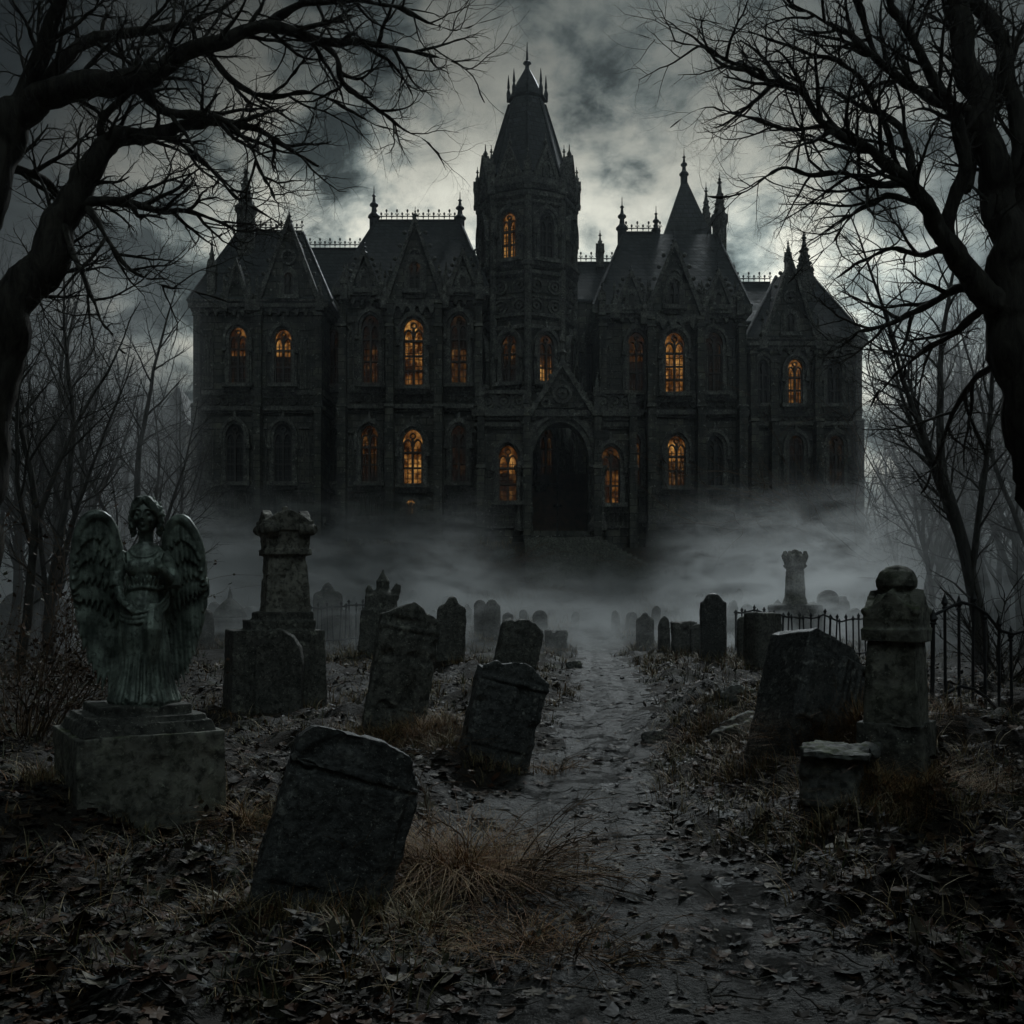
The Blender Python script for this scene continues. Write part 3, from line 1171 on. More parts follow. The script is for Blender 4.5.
    finial(656, 238, 206, 7, Y + 6.5)
    gable(674, 246, 316, 56, Y - .95, 8, (280, 306, 11, G), 232)
    gable(631, 276, 310, 30, Y - .1, 5, (294, 307, 5, G), 262)
    gable(718, 276, 310, 30, Y - .1, 5, (294, 307, 5, G), 262)
    for px in (602, 650, 699, 740):
        buttress(px, Y - (.9 if px in (650, 699) else 0), 322, 8)
        pinnacle(px, 316, 280, 6.5, Y - .6, shaft=.45)
    window(636, 333, 392, 16, Y, (D, Fa), bars=2)
    window(674, 333, 393, 20, Y - .9, (L, L), bars=3)
    window(713, 333, 392, 17, Y, (Fa, Fa))
    window(633, 434, 486, 15, Y, (D, D))
    window(676, 436, 486, 18, Y - .9, (L, D))
    window(714, 436, 486, 17, Y, G)
    for a, c in ((605, 646), (702, 738)):
        blind(a, c, 398, 411, Y, 'wheel', 5)
        blind(a, c, 492, 517, Y, 'arch', 7)
    blind(654, 696, 398, 411, Y - .9, 'wheel', 6)
    # niches between the windows and the buttresses of both bays
    for a in (351, 384, 447, 473, 608, 645.5, 704.5, 731):
        up_, lo_ = ((322, 386), (432, 486)) if a < 500 else ((338, 392), (440, 486))
        blind(a - 3.6, a + 3.6, up_[0], up_[1], Y, 'arch', 1)
        blind(a - 3.6, a + 3.6, lo_[0], lo_[1], Y, 'arch', 1)
    for a in (209, 262, 305):
        blind(a - 5, a + 5, 330, 388, 63.0, 'arch', 2)
        blind(a - 5, a + 5, 428, 482, 63.0, 'arch', 2)
    for a in (777.5, 813, 846.5):
        blind(a - 3, a + 3, 362, 404, 63.5, 'arch', 1)
        blind(a - 3, a + 3, 440, 486, 63.5, 'arch', 1)
    # steep pavilion roof and turrets behind the right bay
    YP = 70.0
    b = MB()
    x, w = hx(684, YP), 52 * YP / FPX / 2
    b.lathe([(w * 1.414, hz(330, YP)), (w * 1.414, hz(252, YP)), (w * 1.5, hz(250, YP)), (w * 1.32, hz(246, YP)), (w * .1, hz(180, YP)), (.1, hz(177, YP))], (x, YP, 0), 4, math.pi / 4)
    b.build('roof', M_SLATE, house)
    finial(684, 182, 149, 7, YP)
    pinnacle(719.5, 300, 172, 13, 67.5, shaft=.66, octo=True, name='chimney')
    pinnacle(706, 280, 182, 10, 71, shaft=.62, octo=True, name='chimney')
    pinnacle(734, 300, 262, 7, 64)
    # ---- link and right wing
    Y = 66.0
    wall(738, 768, 320, Y, 9)
    roof(736, 775, 322, Y, 9, 730, 775, 284, 4.5, .3)
    cresting(738, 770, 284, Y + 4.5, 0)
    Y = 63.5
    wall(750, 858, 341, Y, 12)
    courses(750, 858, Y, [(343, .5, .45), (412, .3, .22), (424, .25, .28), (492, .22, .2), (520, .35, .3)], 12, 350)
    roof(750, 858, 341, Y, 12, 776, 812, 277, 5.5)
    gable(790, 262, 341, 52, Y - .1, 6, (314, 333, 9, G), 246)
    pinnacle(804, 300, 228, 15, Y + 3.5, shaft=.42, octo=True, name='chimney')
    pinnacle(788, 275, 238, 6, Y + 6)
    pinnacle(812, 300, 262, 6, Y + 4.5)
    pinnacle(857, 345, 316, 5, Y - .1)
    for px in (752, 772, 816, 856):
        buttress(px, Y, 356, 7, ((545, .9), (424, .55)))
    window(794, 360, 404, 15, Y, L)
    window(833, 360, 404, 15, Y, G)
    window(762, 360, 404, 11, Y, G)
    window(795, 436, 486, 15, Y, (Fa, G))
    window(835, 436, 486, 15, Y, Fa)
    blind(776, 812, 413, 423, Y, 'wheel', 6)
    blind(820, 852, 413, 423, Y, 'wheel', 6)
    # ---- porch
    Y = 57.0
    x0, x1 = hx(478, Y), hx(634, Y)
    zp = hz(416, Y)
    xc = hx(560.5, Y)
    aw = 56 * Y / FPX
    zf = hz(531, Y)
    zs, rise = hz(461, Y), (461 - 422) * Y / FPX
    ar = [(xc + x, z) for x, z in arch(aw, zs, rise, 10)]
    b = MB()
    th = 1.1
    b.box2(x0, xc - aw / 2, Y, Y + th, HB, zp)
    b.box2(xc + aw / 2, x1, Y, Y + th, HB, zp)
    for (xa, za), (xb, zb) in zip(ar, ar[1:]):
        b.add([(xa, Y, za), (xb, Y, zb), (xb, Y, zp), (xa, Y, zp), (xa, Y + th, za), (xb, Y + th, zb), (xb, Y + th, zp), (xa, Y + th, zp)],
              [(0, 1, 2, 3), (7, 6, 5, 4), (0, 4, 5, 1), (3, 2, 6, 7)])
    b.box2(x0, x0 + .9, Y + th, 61, HB, zp)
    b.box2(x1 - .9, x1, Y + th, 61, HB, zp)
    b.box2(x0, x1, Y + .01, 61, zp + .002, zp + .25)
    b.box2(xc - aw / 2 - .5, xc + aw / 2 + .5, Y - .2, 63, HB, zf)
    b.build('porch', M_ASHLAR, house)
    b = MB()
    for o_, i_, yy in ((.5, .28, -.28), (.28, .0, -.16), (.78, .5, -.14)):
        b.ribbon([(xc - aw / 2 - o_, zs - .4)] + [(xc + x, z) for x, z in arch(aw + 2 * o_, zs, rise + o_ * 1.2, 10)] + [(xc + aw / 2 + o_, zs - .4)],
                 [(xc - aw / 2 - i_, zs - .4)] + [(xc + x, z) for x, z in arch(aw + 2 * i_, zs, rise + i_ * 1.2, 10)] + [(xc + aw / 2 + i_, zs - .4)], Y + yy, Y - .003)
    b.build('arch_moulding', M_TRIM, house)
    for sx in (-1, 1):
        for off, rr in ((.34, .22), (.78, .16)):
            c = MB()
            c.lathe([(rr * 1.7, 0), (rr * 1.7, .35), (rr * 1.3, .5), (rr, .65), (rr, zs - zf - .9), (rr * 1.2, zs - zf - .85), (rr * 1.1, zs - zf - .75), (rr * 1.8, zs - zf - .42), (rr * 1.8, zs - zf - .3)], (xc + sx * (aw / 2 + off), Y - .22, zf), 10)
            c.build('column', M_TRIM, house)
    # back wall of the porch with a double door
    d = MB()
    for sx in (-1, 1):
        d.box((xc + sx * .95, 60.9, zf + 1.9), (1.8, .14, 3.7))
        for i in range(2):
            for j in range(3):
                d.box((xc + sx * (.5 + .8 * i), 60.8, zf + .75 + j * 1.15), (.6, .08, .95))
    door = d.build('door', M_WOODDOOR, house)
    for sx in (-1, 1):
        k = MB()
        k.lathe([(.05, 0), (.09, .05), (.09, .12), (.04, .16)], (xc + sx * .18, 60.7, zf + 1.7), 8)
        k.build('handle', M_IRON, door)
    # porch gable with its carved field
    g = MB()
    zg0, zga, wg = hz(425, Y), hz(368, Y), 72 * Y / FPX
    gx = hx(562, Y)
    for i in range(2):
        pass
    lower = max(z for _, z in ar) + .75
    g.prism([(gx - wg / 2 * (zga - lower) / (zga - zg0), lower), (gx + wg / 2 * (zga - lower) / (zga - zg0), lower), (gx, zga)], Y - .35, Y + .5)
    go = g.build('gable', M_ASHLAR, house)
    c = MB()
    c.ribbon([(gx - wg / 2 - .3, zg0), (gx, zga + .5), (gx + wg / 2 + .3, zg0)], [(gx - wg / 2 + .05, zg0), (gx, zga - .05), (gx + wg / 2 - .05, zg0)], Y - .55, Y + .5)
    zc = lower + .75
    ring = lambda r, x_=0.0, z_=0.0: [(gx + x_ + math.cos(a * math.pi / 8) * r, zc + z_ + math.sin(a * math.pi / 8) * r) for a in range(16)]
    c.ribbon(ring(.55), ring(.4), Y - .5, Y - .34, True)
    c.ribbon(ring(.28), ring(.12), Y - .46, Y - .34, True)
    for sx in (-1, 1):
        c.ribbon(ring(.28, sx * .95, -.5), ring(.16, sx * .95, -.5), Y - .46, Y - .34, True)
        for i in range(1, 7):
            f = i / 7
            c.ball((gx + sx * (wg / 2 + .3) * (1 - f), Y - .1, zg0 + (zga + .5 - zg0) * f + .1), .15, 6, 4)
    c.lathe([(.16, -.3), (.16, .2), (.3, .35), (.12, .55), (.08, .9), (.2, 1.0), (.03, 1.5)], (gx, Y, zga + .5), 6)
    c.build('coping', M_TRIM, go)
    # parapet with pierced wheels
    for (a, c_) in ((480, 527), (598, 632)):
        b = MB()
        xa, xb = hx(a, Y), hx(c_, Y)
        z0, z1 = zp + .25, zp + 1.35
        b.box(((xa + xb) / 2, Y + .1, z0 + .08), (xb - xa, .4, .2))
        b.box(((xa + xb) / 2, Y + .1, z1), (xb - xa, .45, .2))
        n = max(3, int((xb - xa) / .75))
        for i in range(n):
            x_, z_ = xa + (xb - xa) * (i + .5) / n, (z0 + z1) / 2 + .04
            ri = lambda r: [(x_ + math.cos(q * math.pi / 6) * r, z_ + math.sin(q * math.pi / 6) * r) for q in range(12)]
            b.ribbon(ri(.42), ri(.3), Y - .02, Y + .22, True)
            b.ribbon(ri(.2), ri(.08), Y + .02, Y + .2, True)
            b.box((x_ + (xb - xa) / n / 2, Y + .1, z_), (.12, .22, .9))
        b.build('parapet', M_TRIM, house)
    courses(478, 634, Y, [(414, .36, .35)], 1.0, None)
    courses(478, 529, Y, [(425, .22, .2), (510, .3, .25)], 1.0, None)
    courses(592, 634, Y, [(425, .22, .2), (510, .3, .25)], 1.0, None)
    for px in (481, 527, 597, 632):
        buttress(px, Y, 418, 7.5, ((545, .8), (470, .6)))
        pinnacle(px, 416, 366 if px in (481, 597) else 384, 6.5, Y - .1, shaft=.42)
    window(508, 446, 501, 19, Y, (L, D), bars=2)
    window(610.5, 447, 503, 18, Y, (D, L), bars=2)
    blind(487, 522, 512, 527, Y, 'arch', 6)
    blind(603, 628, 512, 527, Y, 'arch', 5)


make_house()

# flight of worn steps up to the porch
steps = thing('stone_steps', 'long flight of worn stone steps rising to the arched porch', 'steps', (4.3, 46.5, 2.0))
NS = 17
for i in range(NS):
    f = i / (NS - 1)
    y0 = 46.3 + f * 9.6
    z = 2.35 + f * 2.85
    w = 7.6 - 3.2 * f
    xc = 4.45 - 1.55 * f
    b = MB()
    segs = 9
    rs = random.Random(i)
    pts = []
    for k in range(segs + 1):
        pts.append((xc - w / 2 + w * k / segs, y0 + rs.uniform(-.05, .05), z + rs.uniform(-.02, .015)))
    vs_ = [p for p in pts] + [(p[0], y0 + .95, p[2]) for p in pts] + [(p[0], p[1], z - .5) for p in pts] + [(p[0], y0 + .95, z - .5) for p in pts]
    n = segs + 1
    fs = []
    for k in range(segs):
        fs += [(k, k + 1, n + k + 1, n + k), (2 * n + k, 2 * n + k + 1, k + 1, k), (3 * n + k + 1, 3 * n + k, n + k, n + k + 1)]
    fs += [(0, n, 3 * n, 2 * n), (segs, 2 * n + segs, 3 * n + segs, n + segs)]
    b.add(vs_, fs)
    b.build('step', M_MOSSY, steps)

# gabled outbuilding half lost among the trees on the left
ob = thing('outbuilding', 'low gabled stone outbuilding half hidden in mist left of the mansion', 'building', (-26, 74, 4.9))
b = MB()
b.box2(hx(122, 74), hx(188, 74), 74, 84, 3.5, hz(455, 74))
b.box2(hx(166, 74), hx(190, 74), 73, 80, 3.5, hz(425, 74))
b.build('wall', M_ASHLAR, ob)
b = MB()
b.hip(hx(120, 74), hx(190, 74), 73.6, 84.4, hz(455, 74), hx(128, 79), hx(182, 79), 79, 79.2, hz(415, 79))
b.hip(hx(164, 74), hx(192, 74), 72.6, 80.4, hz(425, 74), hx(176, 76), hx(180, 76), 76, 76.5, hz(388, 76))
b.build('roof', M_SLATE, ob)
b = MB()
for px in (140, 158, 178):
    o = [(hx(px, 74) - .7, hz(505, 73))] + [(hx(px, 74) + x, z) for x, z in arch(1.4, hz(480, 73), 1.0, 5)] + [(hx(px, 74) + .7, hz(505, 73))]
    yy = 73.0 if px == 178 else 74.0
    b.prism(o[::-1], yy - .1, yy - .01)
b.build('window', M_GLASS, ob)

# ------------------------------------------------------------------ graves


def outline(kind, w, h):
    """headstone outline, counter-clockwise from the lower left"""
    a = w / 2
    if kind == 'gable':
        top = [(a, h * .86), (0, h), (-a, h * .86)]
    elif kind == 'round':
        top = [(a * math.cos(t), h - a + a * math.sin(t)) for t in [i * math.pi / 12 for i in range(13)]]
    elif kind == 'shoulder':
        r = a * .66
        top = [(a, h - r * 1.25), (a * .96, h - r * 1.05), (r * 1.0, h - r)] + [(r * math.cos(t), h - r + r * math.sin(t)) for t in [i * math.pi / 10 for i in range(1, 10)]] + [(-r, h - r), (-a * .96, h - r * 1.05), (-a, h - r * 1.25)]
    elif kind == 'gothic':
        top = [(a, h * .62), (a * .9, h * .76), (a * .62, h * .9), (0, h), (-a * .62, h * .9), (-a * .9, h * .76), (-a, h * .62)]
    elif kind == 'wave':
        top = [(a, h * .86), (a * .72, h * .89), (a * .5, h * .95), (a * .2, h), (-a * .15, h * .985), (-a * .4, h * .93), (-a * .62, h * .95), (-a, h * .87)]
    elif kind == 'chamfer':
        top = [(a, h * .80), (a * .74, h * .955), (a * .3, h * .99), (-a * .45, h), (-a * .82, h * .985), (-a, h * .90)]
    elif kind == 'flat':
        top = [(a, h * .97), (a * .3, h), (-a * .5, h * .985), (-a, h)]
    elif kind == 'ogee':
        top = [(a, h * .70), (a * .95, h * .80), (a * .70, h * .845), (a * .45, h * .86), (a * .34, h * .93), (a * .18, h * .985), (0, h), (-a * .18, h * .985), (-a * .34, h * .93), (-a * .45, h * .86), (-a * .70, h * .845), (-a * .95, h * .80), (-a, h * .70)]
    return [(-a, -.5), (a, -.5)] + top


GRAVES = []


def headstone(px, py, wpx, hpx, kind, label, lean=0, yaw=0, back=0, th=.16, m=None, voxel=None, plinth=False, inset=True, amp=.010, chips=.05, group=None, name='headstone', sink=0.0):
    """an upright slab: base at a pixel of the ground, its true size from its distance"""
    g = ground_at(px, py)
    k = g.y / FPX
    w, h = wpx * k, hpx * k
    root = thing(name, label, 'gravestone', g - Vector((0, 0, sink)), 0, group)
    root.rotation_euler = (R(back), R(lean), R(yaw))
    o = outline(kind, w, h)
    b = MB()
    b.prism(o, -th / 2, th / 2)
    if inset:        # sunken field and a moulding under the head
        b.box((0, -th / 2 - .006, h * .77), (w * 1.02, .03, .035))
        b.box((0, -th / 2 - .004, h * .40), (w * .82, .022, h * .62))
    t = b.build('tablet', m or M_GRAVE, root, local=True)
    v = voxel or max(.011, min(.05, k * 2.4))
    weather(t, v, amp, 3.2, amp * .35, 16, seed=px * .37 + py, chips=chips)
    if plinth:
        b = MB()
        b.box((0, 0, .02), (w * 1.28, th * 2.2, .34))
        b.box((0, 0, .24), (w * 1.14, th * 1.7, .14))
        p = b.build('plinth', m or M_GRAVE, root, local=True)
        weather(p, v, amp, 3.2, amp * .35, 16, seed=px * .11)
    GRAVES.append((g, w))
    return root


headstone(317, 898, 134, 172, 'chamfer', 'large dark gravestone leaning right with chipped top, nearest the camera', lean=17, yaw=14, back=-6, th=.20, m=M_DARKSTONE, voxel=.010, amp=.014, chips=.12, sink=.06)
headstone(394, 722, 61, 119, 'gable', 'tall gravestone with pointed gable top leaning right, beside the grey column monument', lean=10, yaw=12, back=-3, th=.24, voxel=.016, amp=.016, chips=.12)
headstone(494, 757, 72, 98, 'wave', 'squat cracked gravestone leaning right beside the path bend', lean=15, yaw=14, back=-4, th=.22, m=M_DARKSTONE, voxel=.014, amp=.016, chips=.14)
headstone(514, 668, 44, 50, 'wave', 'smaller wavy topped gravestone leaning right behind the cracked squat one', lean=12, yaw=10, th=.3, amp=.02, chips=.14)
headstone(450, 658, 29, 62, 'ogee', 'pale misty gravestone with knobbed top beside the gabled tall one', yaw=8, lean=2, th=.3)
headstone(328, 641, 29, 58, 'ogee', 'misty gravestone with stepped pointed top right of the grey column monument', yaw=6, th=.35)
headstone(713, 655, 26, 62, 'shoulder', 'dark round shouldered gravestone upright right of the path', yaw=-8, th=.4, m=M_DARKSTONE)
headstone(828, 632, 21, 42, 'round', 'round topped gravestone right of the pale crowned column', yaw=-6, th=.35)
headstone(762, 668, 33, 56, 'flat', 'broad dark flat topped gravestone standing behind the tipped tomb slab, left of its top', yaw=30, th=.5, lean=1)
headstone(744, 660, 14, 44, 'round', 'narrow gravestone standing just left of the broad flat topped one', yaw=-10, th=.3)
headstone(492, 640, 17, 40, 'shoulder', 'far gravestone with shouldered head in the mist left of the path', th=.4)
headstone(480, 636, 12, 36, 'round', 'slim far gravestone beside the shouldered one in the mist', th=.35)
headstone(540, 634, 15, 24, 'round', 'small round far gravestone nearest the left edge of the misty path', th=.4)
headstone(556, 648, 22, 18, 'flat', 'low broken stub of a gravestone at the left edge of the misty path', th=.4, amp=.03, chips=.3)
headstone(508, 634, 11, 22, 'gable', 'tiny pointed gravestone in the mist between shouldered and round ones', th=.35)
headstone(645, 646, 18, 34, 'ogee', 'misty gravestone with knobbed head at the right edge of the path', th=.4, yaw=-6)
headstone(664, 650, 11, 34, 'gothic', 'narrow gothic gravestone right of the path in the mist', th=.35)
headstone(684, 652, 24, 30, 'flat', 'low wide gravestone with broken top left of the dark shouldered one', th=.45, amp=.03, chips=.3)
headstone(697, 652, 14, 28, 'round', 'small rounded gravestone touching the low wide broken one', th=.4)
headstone(672, 588, 13, 22, 'round', 'little rounded gravestone on the slope right of the stone steps', th=.4)
headstone(20, 650, 36, 58, 'round', 'broad rounded gravestone at the left edge behind the bramble', th=.3, yaw=14)
headstone(44, 650, 14, 54, 'round', 'slender rounded gravestone beside the broad one at the left edge', th=.3)
headstone(64, 648, 18, 50, 'ogee', 'knob topped gravestone left of the angel wing', th=.3)
headstone(206, 648, 15, 40, 'gothic', 'pointed gravestone in the mist right of the angel', th=.35)
headstone(345, 636, 12, 26, 'round', 'small round gravestone behind the stepped pointed one', th=.35)
headstone(855, 640, 16, 32, 'gable', 'low pointed gravestone left of the capped pedestal monument', th=.35)
headstone(946, 640, 16, 40, 'gothic', 'pointed gravestone behind the iron fence', th=.35)
headstone(925, 640, 14, 44, 'shoulder', 'shouldered gravestone right behind the capped pedestal monument', th=.35)
headstone(966, 640, 18, 32, 'round', 'rounded gravestone behind the iron fence', th=.35)
headstone(420, 636, 12, 22, 'round', 'faint rounded gravestone behind the tall gabled one', th=.4)

rng_ = random.Random(15)
for (px, py, w_, h_, kd) in [(300, 640, 12, 30, 'round'), (360, 632, 9, 24, 'gothic'), (404, 634, 10, 26, 'shoulder'), (432, 632, 9, 22, 'gable'), (465, 630, 9, 26, 'ogee'), (524, 628, 8, 18, 'round'),
                              (575, 628, 8, 16, 'round'), (616, 630, 9, 20, 'gothic'), (630, 634, 9, 22, 'round'), (655, 628, 9, 22, 'shoulder'), (730, 634, 10, 34, 'gothic'), (748, 630, 9, 26, 'round'), (778, 630, 9, 30, 'gable'),
                              (812, 628, 9, 26, 'round'), (842, 630, 12, 34, 'ogee'), (868, 632, 9, 26, 'gable'), (905, 630, 10, 34, 'round'), (984, 634, 12, 30, 'shoulder'), (1004, 636, 12, 36, 'round'),
                              (180, 634, 10, 26, 'round'), (150, 636, 12, 30, 'gable'), (215, 632, 9, 30, 'shoulder'), (248, 630, 9, 24, 'round'), (10, 636, 13, 34, 'shoulder'), (90, 636, 12, 34, 'round'), (112, 634, 9, 26, 'gothic'),
                              (447, 612, 8, 16, 'round'), (412, 606, 8, 16, 'shoulder'), (700, 610, 8, 17, 'round'), (738, 606, 8, 17, 'gothic'), (350, 610, 8, 16, 'gable'), (770, 604, 8, 16, 'round')]:
    headstone(px, py, w_, h_, kd, 'small dim gravestone fading into the mist far down the churchyard', lean=rng_.uniform(-6, 7), yaw=rng_.uniform(-14, 14), th=.4, group='far gravestones in the mist', chips=.1)

# leaning tomb slab with fluted side
g = ground_at(803, 728)
k = g.y / FPX
root = thing('tomb_slab', 'big dark tomb slab tipped to the right with sloping top, left of the capped pedestal monument', 'gravestone', g - Vector((0, 0, .1)))
root.rotation_euler = (R(-6), R(21), R(27))
w, h = 92 * k, 104 * k
b = MB()
b.prism([(-w / 2, -.5), (w / 2, -.5), (w / 2, h * .76), (w * .16, h * .97), (-w * .40, h), (-w / 2, h * .93)], -.24, .24)
b.box((-w * .12, -.25, h * .45), (w * .62, .05, h * .66))
t = b.build('tablet', M_DARKSTONE, root, local=True)
weather(t, .015, .005, 3.5, .004, 18, seed=5, chips=.03)
b = MB()
for i in range(6):
    x = w * (.02 + .082 * i)
    b.tube([(x, -.26, .02), (x, -.26, h * (.84 - .03 * i))], .05, 8)
b.box((w * .23, -.25, h * .80), (w * .5, .08, .06))
t = b.build('fluting', M_DARKSTONE, root, local=True)
weather(t, .014, .008, 5, .004, 18, seed=6)
GRAVES.append((g, w))

# column monument on the left, with a scrolled cap and a stepped base
g = ground_at(274, 703)
k = g.y / FPX
root = thing('column_monument', 'tall pale column monument with scrolled gabled cap on stepped base', 'monument', g)
rot = R(22)
b = MB()
zz = lambda py: (703 - py) * k
b.box((0, 0, zz(671)), (92 * k, 76 * k, zz(641) + .3), rot, top=.95)
b.box((2 * k, 0, zz(637)), (76 * k, 64 * k, zz(631) - zz(643)), rot)
b.box((5 * k, 0, zz(627)), (64 * k, 55 * k, zz(621) - zz(634)), rot)
b.box((8 * k, 0, zz(618)), (54 * k, 48 * k, zz(612) - zz(624)), rot)
p = b.build('stepped_base', M_GRAVE, root, local=True)
weather(p, .02, .010, 2.4, .006, 16, seed=1, chips=.05)
b = MB()
xo = 11 * k
b.box((xo, 0, zz(587)), (46 * k, 42 * k, zz(552) - zz(622)), rot, top=.80)
b.box((xo, 0, zz(553)), (46 * k, 42 * k, zz(550) - zz(556)), rot)
b.box((xo, 0, zz(540)), (41 * k, 37 * k, zz(530) - zz(551)), rot, top=1.12)
b.box((xo, 0, zz(527)), (50 * k, 45 * k, zz(522) - zz(532)), rot)
for a in range(4):
    M = Matrix.Translation((xo, 0, zz(523))) @ Matrix.Rotation(rot + a * math.pi / 2, 4, 'Z')
    b.M = M
    b.prism([(-24 * k, -.02), (24 * k, -.02), (12 * k, 7 * k), (0, 12 * k), (-12 * k, 7 * k)], -23 * k, -14 * k)
    for sx in (-1, 1):
        b.tube([(sx * 23 * k, -24 * k, -8 * k), (sx * 23 * k, -10 * k, -8 * k)], 5.5 * k, 10)
    b.M = Matrix()
b.lathe([(20 * k, 0), (10 * k, 9 * k), (3 * k, 12 * k)], (xo, 0, zz(523)), 8)
b.ball((xo, 0, zz(510)), 3.4 * k, 10, 8)
p = b.build('column', M_PALE, root, local=True)
weather(p, .013, .006, 4, .004, 20, seed=2, chips=.06)
b = MB()
b.prism(outline('gothic', 44 * k, 76 * k), -.1, .1)
b.M = Matrix()
t = b.build('tablet', M_GRAVE, root, local=True)
t.location = (18 * k, -.8, 0)
weather(t, .025, .014, 3, .006, 14, seed=3)
GRAVES.append((g, 1.5))

# capped pedestal monument on the right
g = ground_at(903, 772)
k = g.y / FPX
root = thing('pedestal_monument', 'dark stone pedestal monument with rough gabled cap and rounded knob beside iron fence', 'monument', g)
zz = lambda py: (772 - py) * k
rot = R(-34)
b = MB()
b.box((0, .12, zz(762)), (66 * k, 66 * k, zz(745) + .35), rot, top=.96)
p = b.build('plinth', M_GRAVE, root, local=True)
weather(p, .013, .006, 3, .004, 20, seed=8, chips=.06)
b = MB()
b.box((0, .12, zz(693)), (55 * k, 55 * k, zz(640) - zz(746)), rot, top=.84)
b.box((0, .12, zz(700)), (40 * k, 56 * k, zz(665) - zz(735)), rot, top=.86)
p = b.build('shaft', M_MOSSY, root, local=True)
weather(p, .011, .005, 3, .003, 22, seed=9, chips=.05)
b = MB()
b.box((0, .12, zz(636)), (58 * k, 58 * k, zz(630) - zz(643)), rot)
b.box((0, .12, zz(624)), (53 * k, 53 * k, zz(616) - zz(632)), rot)
b.box((0, .12, zz(608)), (51 * k, 51 * k, zz(594) - zz(622)), rot, top=.60)
for a in range(4):
    b.M = Matrix.Translation((0, .12, zz(620))) @ Matrix.Rotation(rot + a * math.pi / 2, 4, 'Z')
    b.prism([(-25 * k, 0), (25 * k, 0), (20 * k, 13 * k), (9 * k, 20 * k), (0, 31 * k), (-9 * k, 20 * k), (-20 * k, 13 * k)], -27 * k, -12 * k)
    for sx in (-1, 1):
        b.ball((sx * 24 * k, -25 * k, 8 * k), 4.5 * k, 8, 6)
    b.M = Matrix()
b.lathe([(14 * k, 0), (15 * k, 5 * k), (20 * k, 9 * k), (20.5 * k, 16 * k), (17 * k, 24 * k), (10 * k, 29 * k), (2 * k, 31 * k)], (0, .12, zz(596)), 12)
p = b.build('cap', M_MOSSY, root, local=True)
weather(p, .0085, .004, 8, .003, 24, seed=10, chips=.03)
GRAVES.append((g, .8))
# rough block at its foot
g = ground_at(842, 806)
k = g.y / FPX
b = MB()
b.box((0, .15, 20 * k), (60 * k, .5, 58 * k), R(-30), top=(.92, .9))
b.box((.03, .1, 44 * k), (66 * k, .55, 9 * k), R(-27))
rb = b.build('stone_block', M_ROCK, None, loc=None)
weather(rb, .013, .03, 3, .008, 14, seed=12, chips=.15)
rb.location = g
tag(rb, 'rough cracked stone block lying at the foot of the capped pedestal monument', 'stone block')
GRAVES.append((g, .6))

# crowned column, far right
g = ground_at(795, 640)
k = g.y / FPX
root = thing('column_monument', 'pale crowned column monument standing in mist on a stepped plinth', 'monument', g)
zz = lambda py: (640 - py) * k
b = MB()
b.box((0, 0, zz(624)), (46 * k, 40 * k, zz(610) + .3))
b.box((0, 0, zz(608)), (34 * k, 30 * k, 8 * k))
p = b.build('plinth', M_GRAVE, root, local=True)
weather(p, .05, .02, 2, .008, 9, seed=4)
b = MB()
b.lathe([(13 * k, 0), (12 * k, 4 * k), (10.5 * k, 8 * k), (9 * k, 34 * k), (8.5 * k, 36 * k), (11.5 * k, 38 * k), (11.5 * k, 40 * k), (9 * k, 42 * k), (10.5 * k, 48 * k), (9 * k, 50 * k)], (0, 0, zz(605)), 8, math.pi / 8)
for i in range(8):
    a = i * math.pi / 4
    b.tube([(math.cos(a) * 8 * k, math.sin(a) * 8 * k, zz(564)), (math.cos(a) * 11.5 * k, math.sin(a) * 11.5 * k, zz(556)), (math.cos(a) * 10 * k, math.sin(a) * 10 * k, zz(551))], [2.8 * k, 2.6 * k, 1.6 * k], 6)
b.ball((0, 0, zz(555)), 5 * k, 8, 6, (1, 1, 1.2))
p = b.build('column', M_PALE, root, local=True)
weather(p, .04, .012, 2.5, .006, 12, seed=13)
GRAVES.append((g, 1.2))

# spired monument with a cross arm, left of the gabled stone
g = ground_at(382, 655)
k = g.y / FPX
root = thing('spired_monument', 'misty cluster monument with spired centre, scrolled arm and cross behind gabled stone', 'monument', g)
zz = lambda py: (655 - py) * k
b = MB()
b.box((-2 * k, 0, zz(640)), (42 * k, 36 * k, 60 * k), 0, top=.82)
b.box((-1 * k, 0, zz(608)), (32 * k, 26 * k, 26 * k), 0, top=.9)
b.lathe([(13 * k, 0), (11 * k, 5 * k), (7 * k, 7 * k), (6 * k, 14 * k), (7.5 * k, 16 * k), (2 * k, 24 * k), (.6 * k, 30 * k)], (1 * k, 0, zz(598)), 8)
for x in (-13, 14):
    b.lathe([(4 * k, 0), (3.4 * k, 8 * k), (4.4 * k, 9 * k), (1 * k, 16 * k)], (x * k, 0, zz(600)), 6)
b.tube([(12 * k, 0, zz(600)), (17 * k, 0, zz(592)), (18 * k, 0, zz(586)), (14 * k, 0, zz(585))], 2 * k, 6)
p = b.build('spire', M_GRAVE, root, local=True)
weather(p, .05, .02, 2, .01, 8, seed=14)
GRAVES.append((g, 1.2))

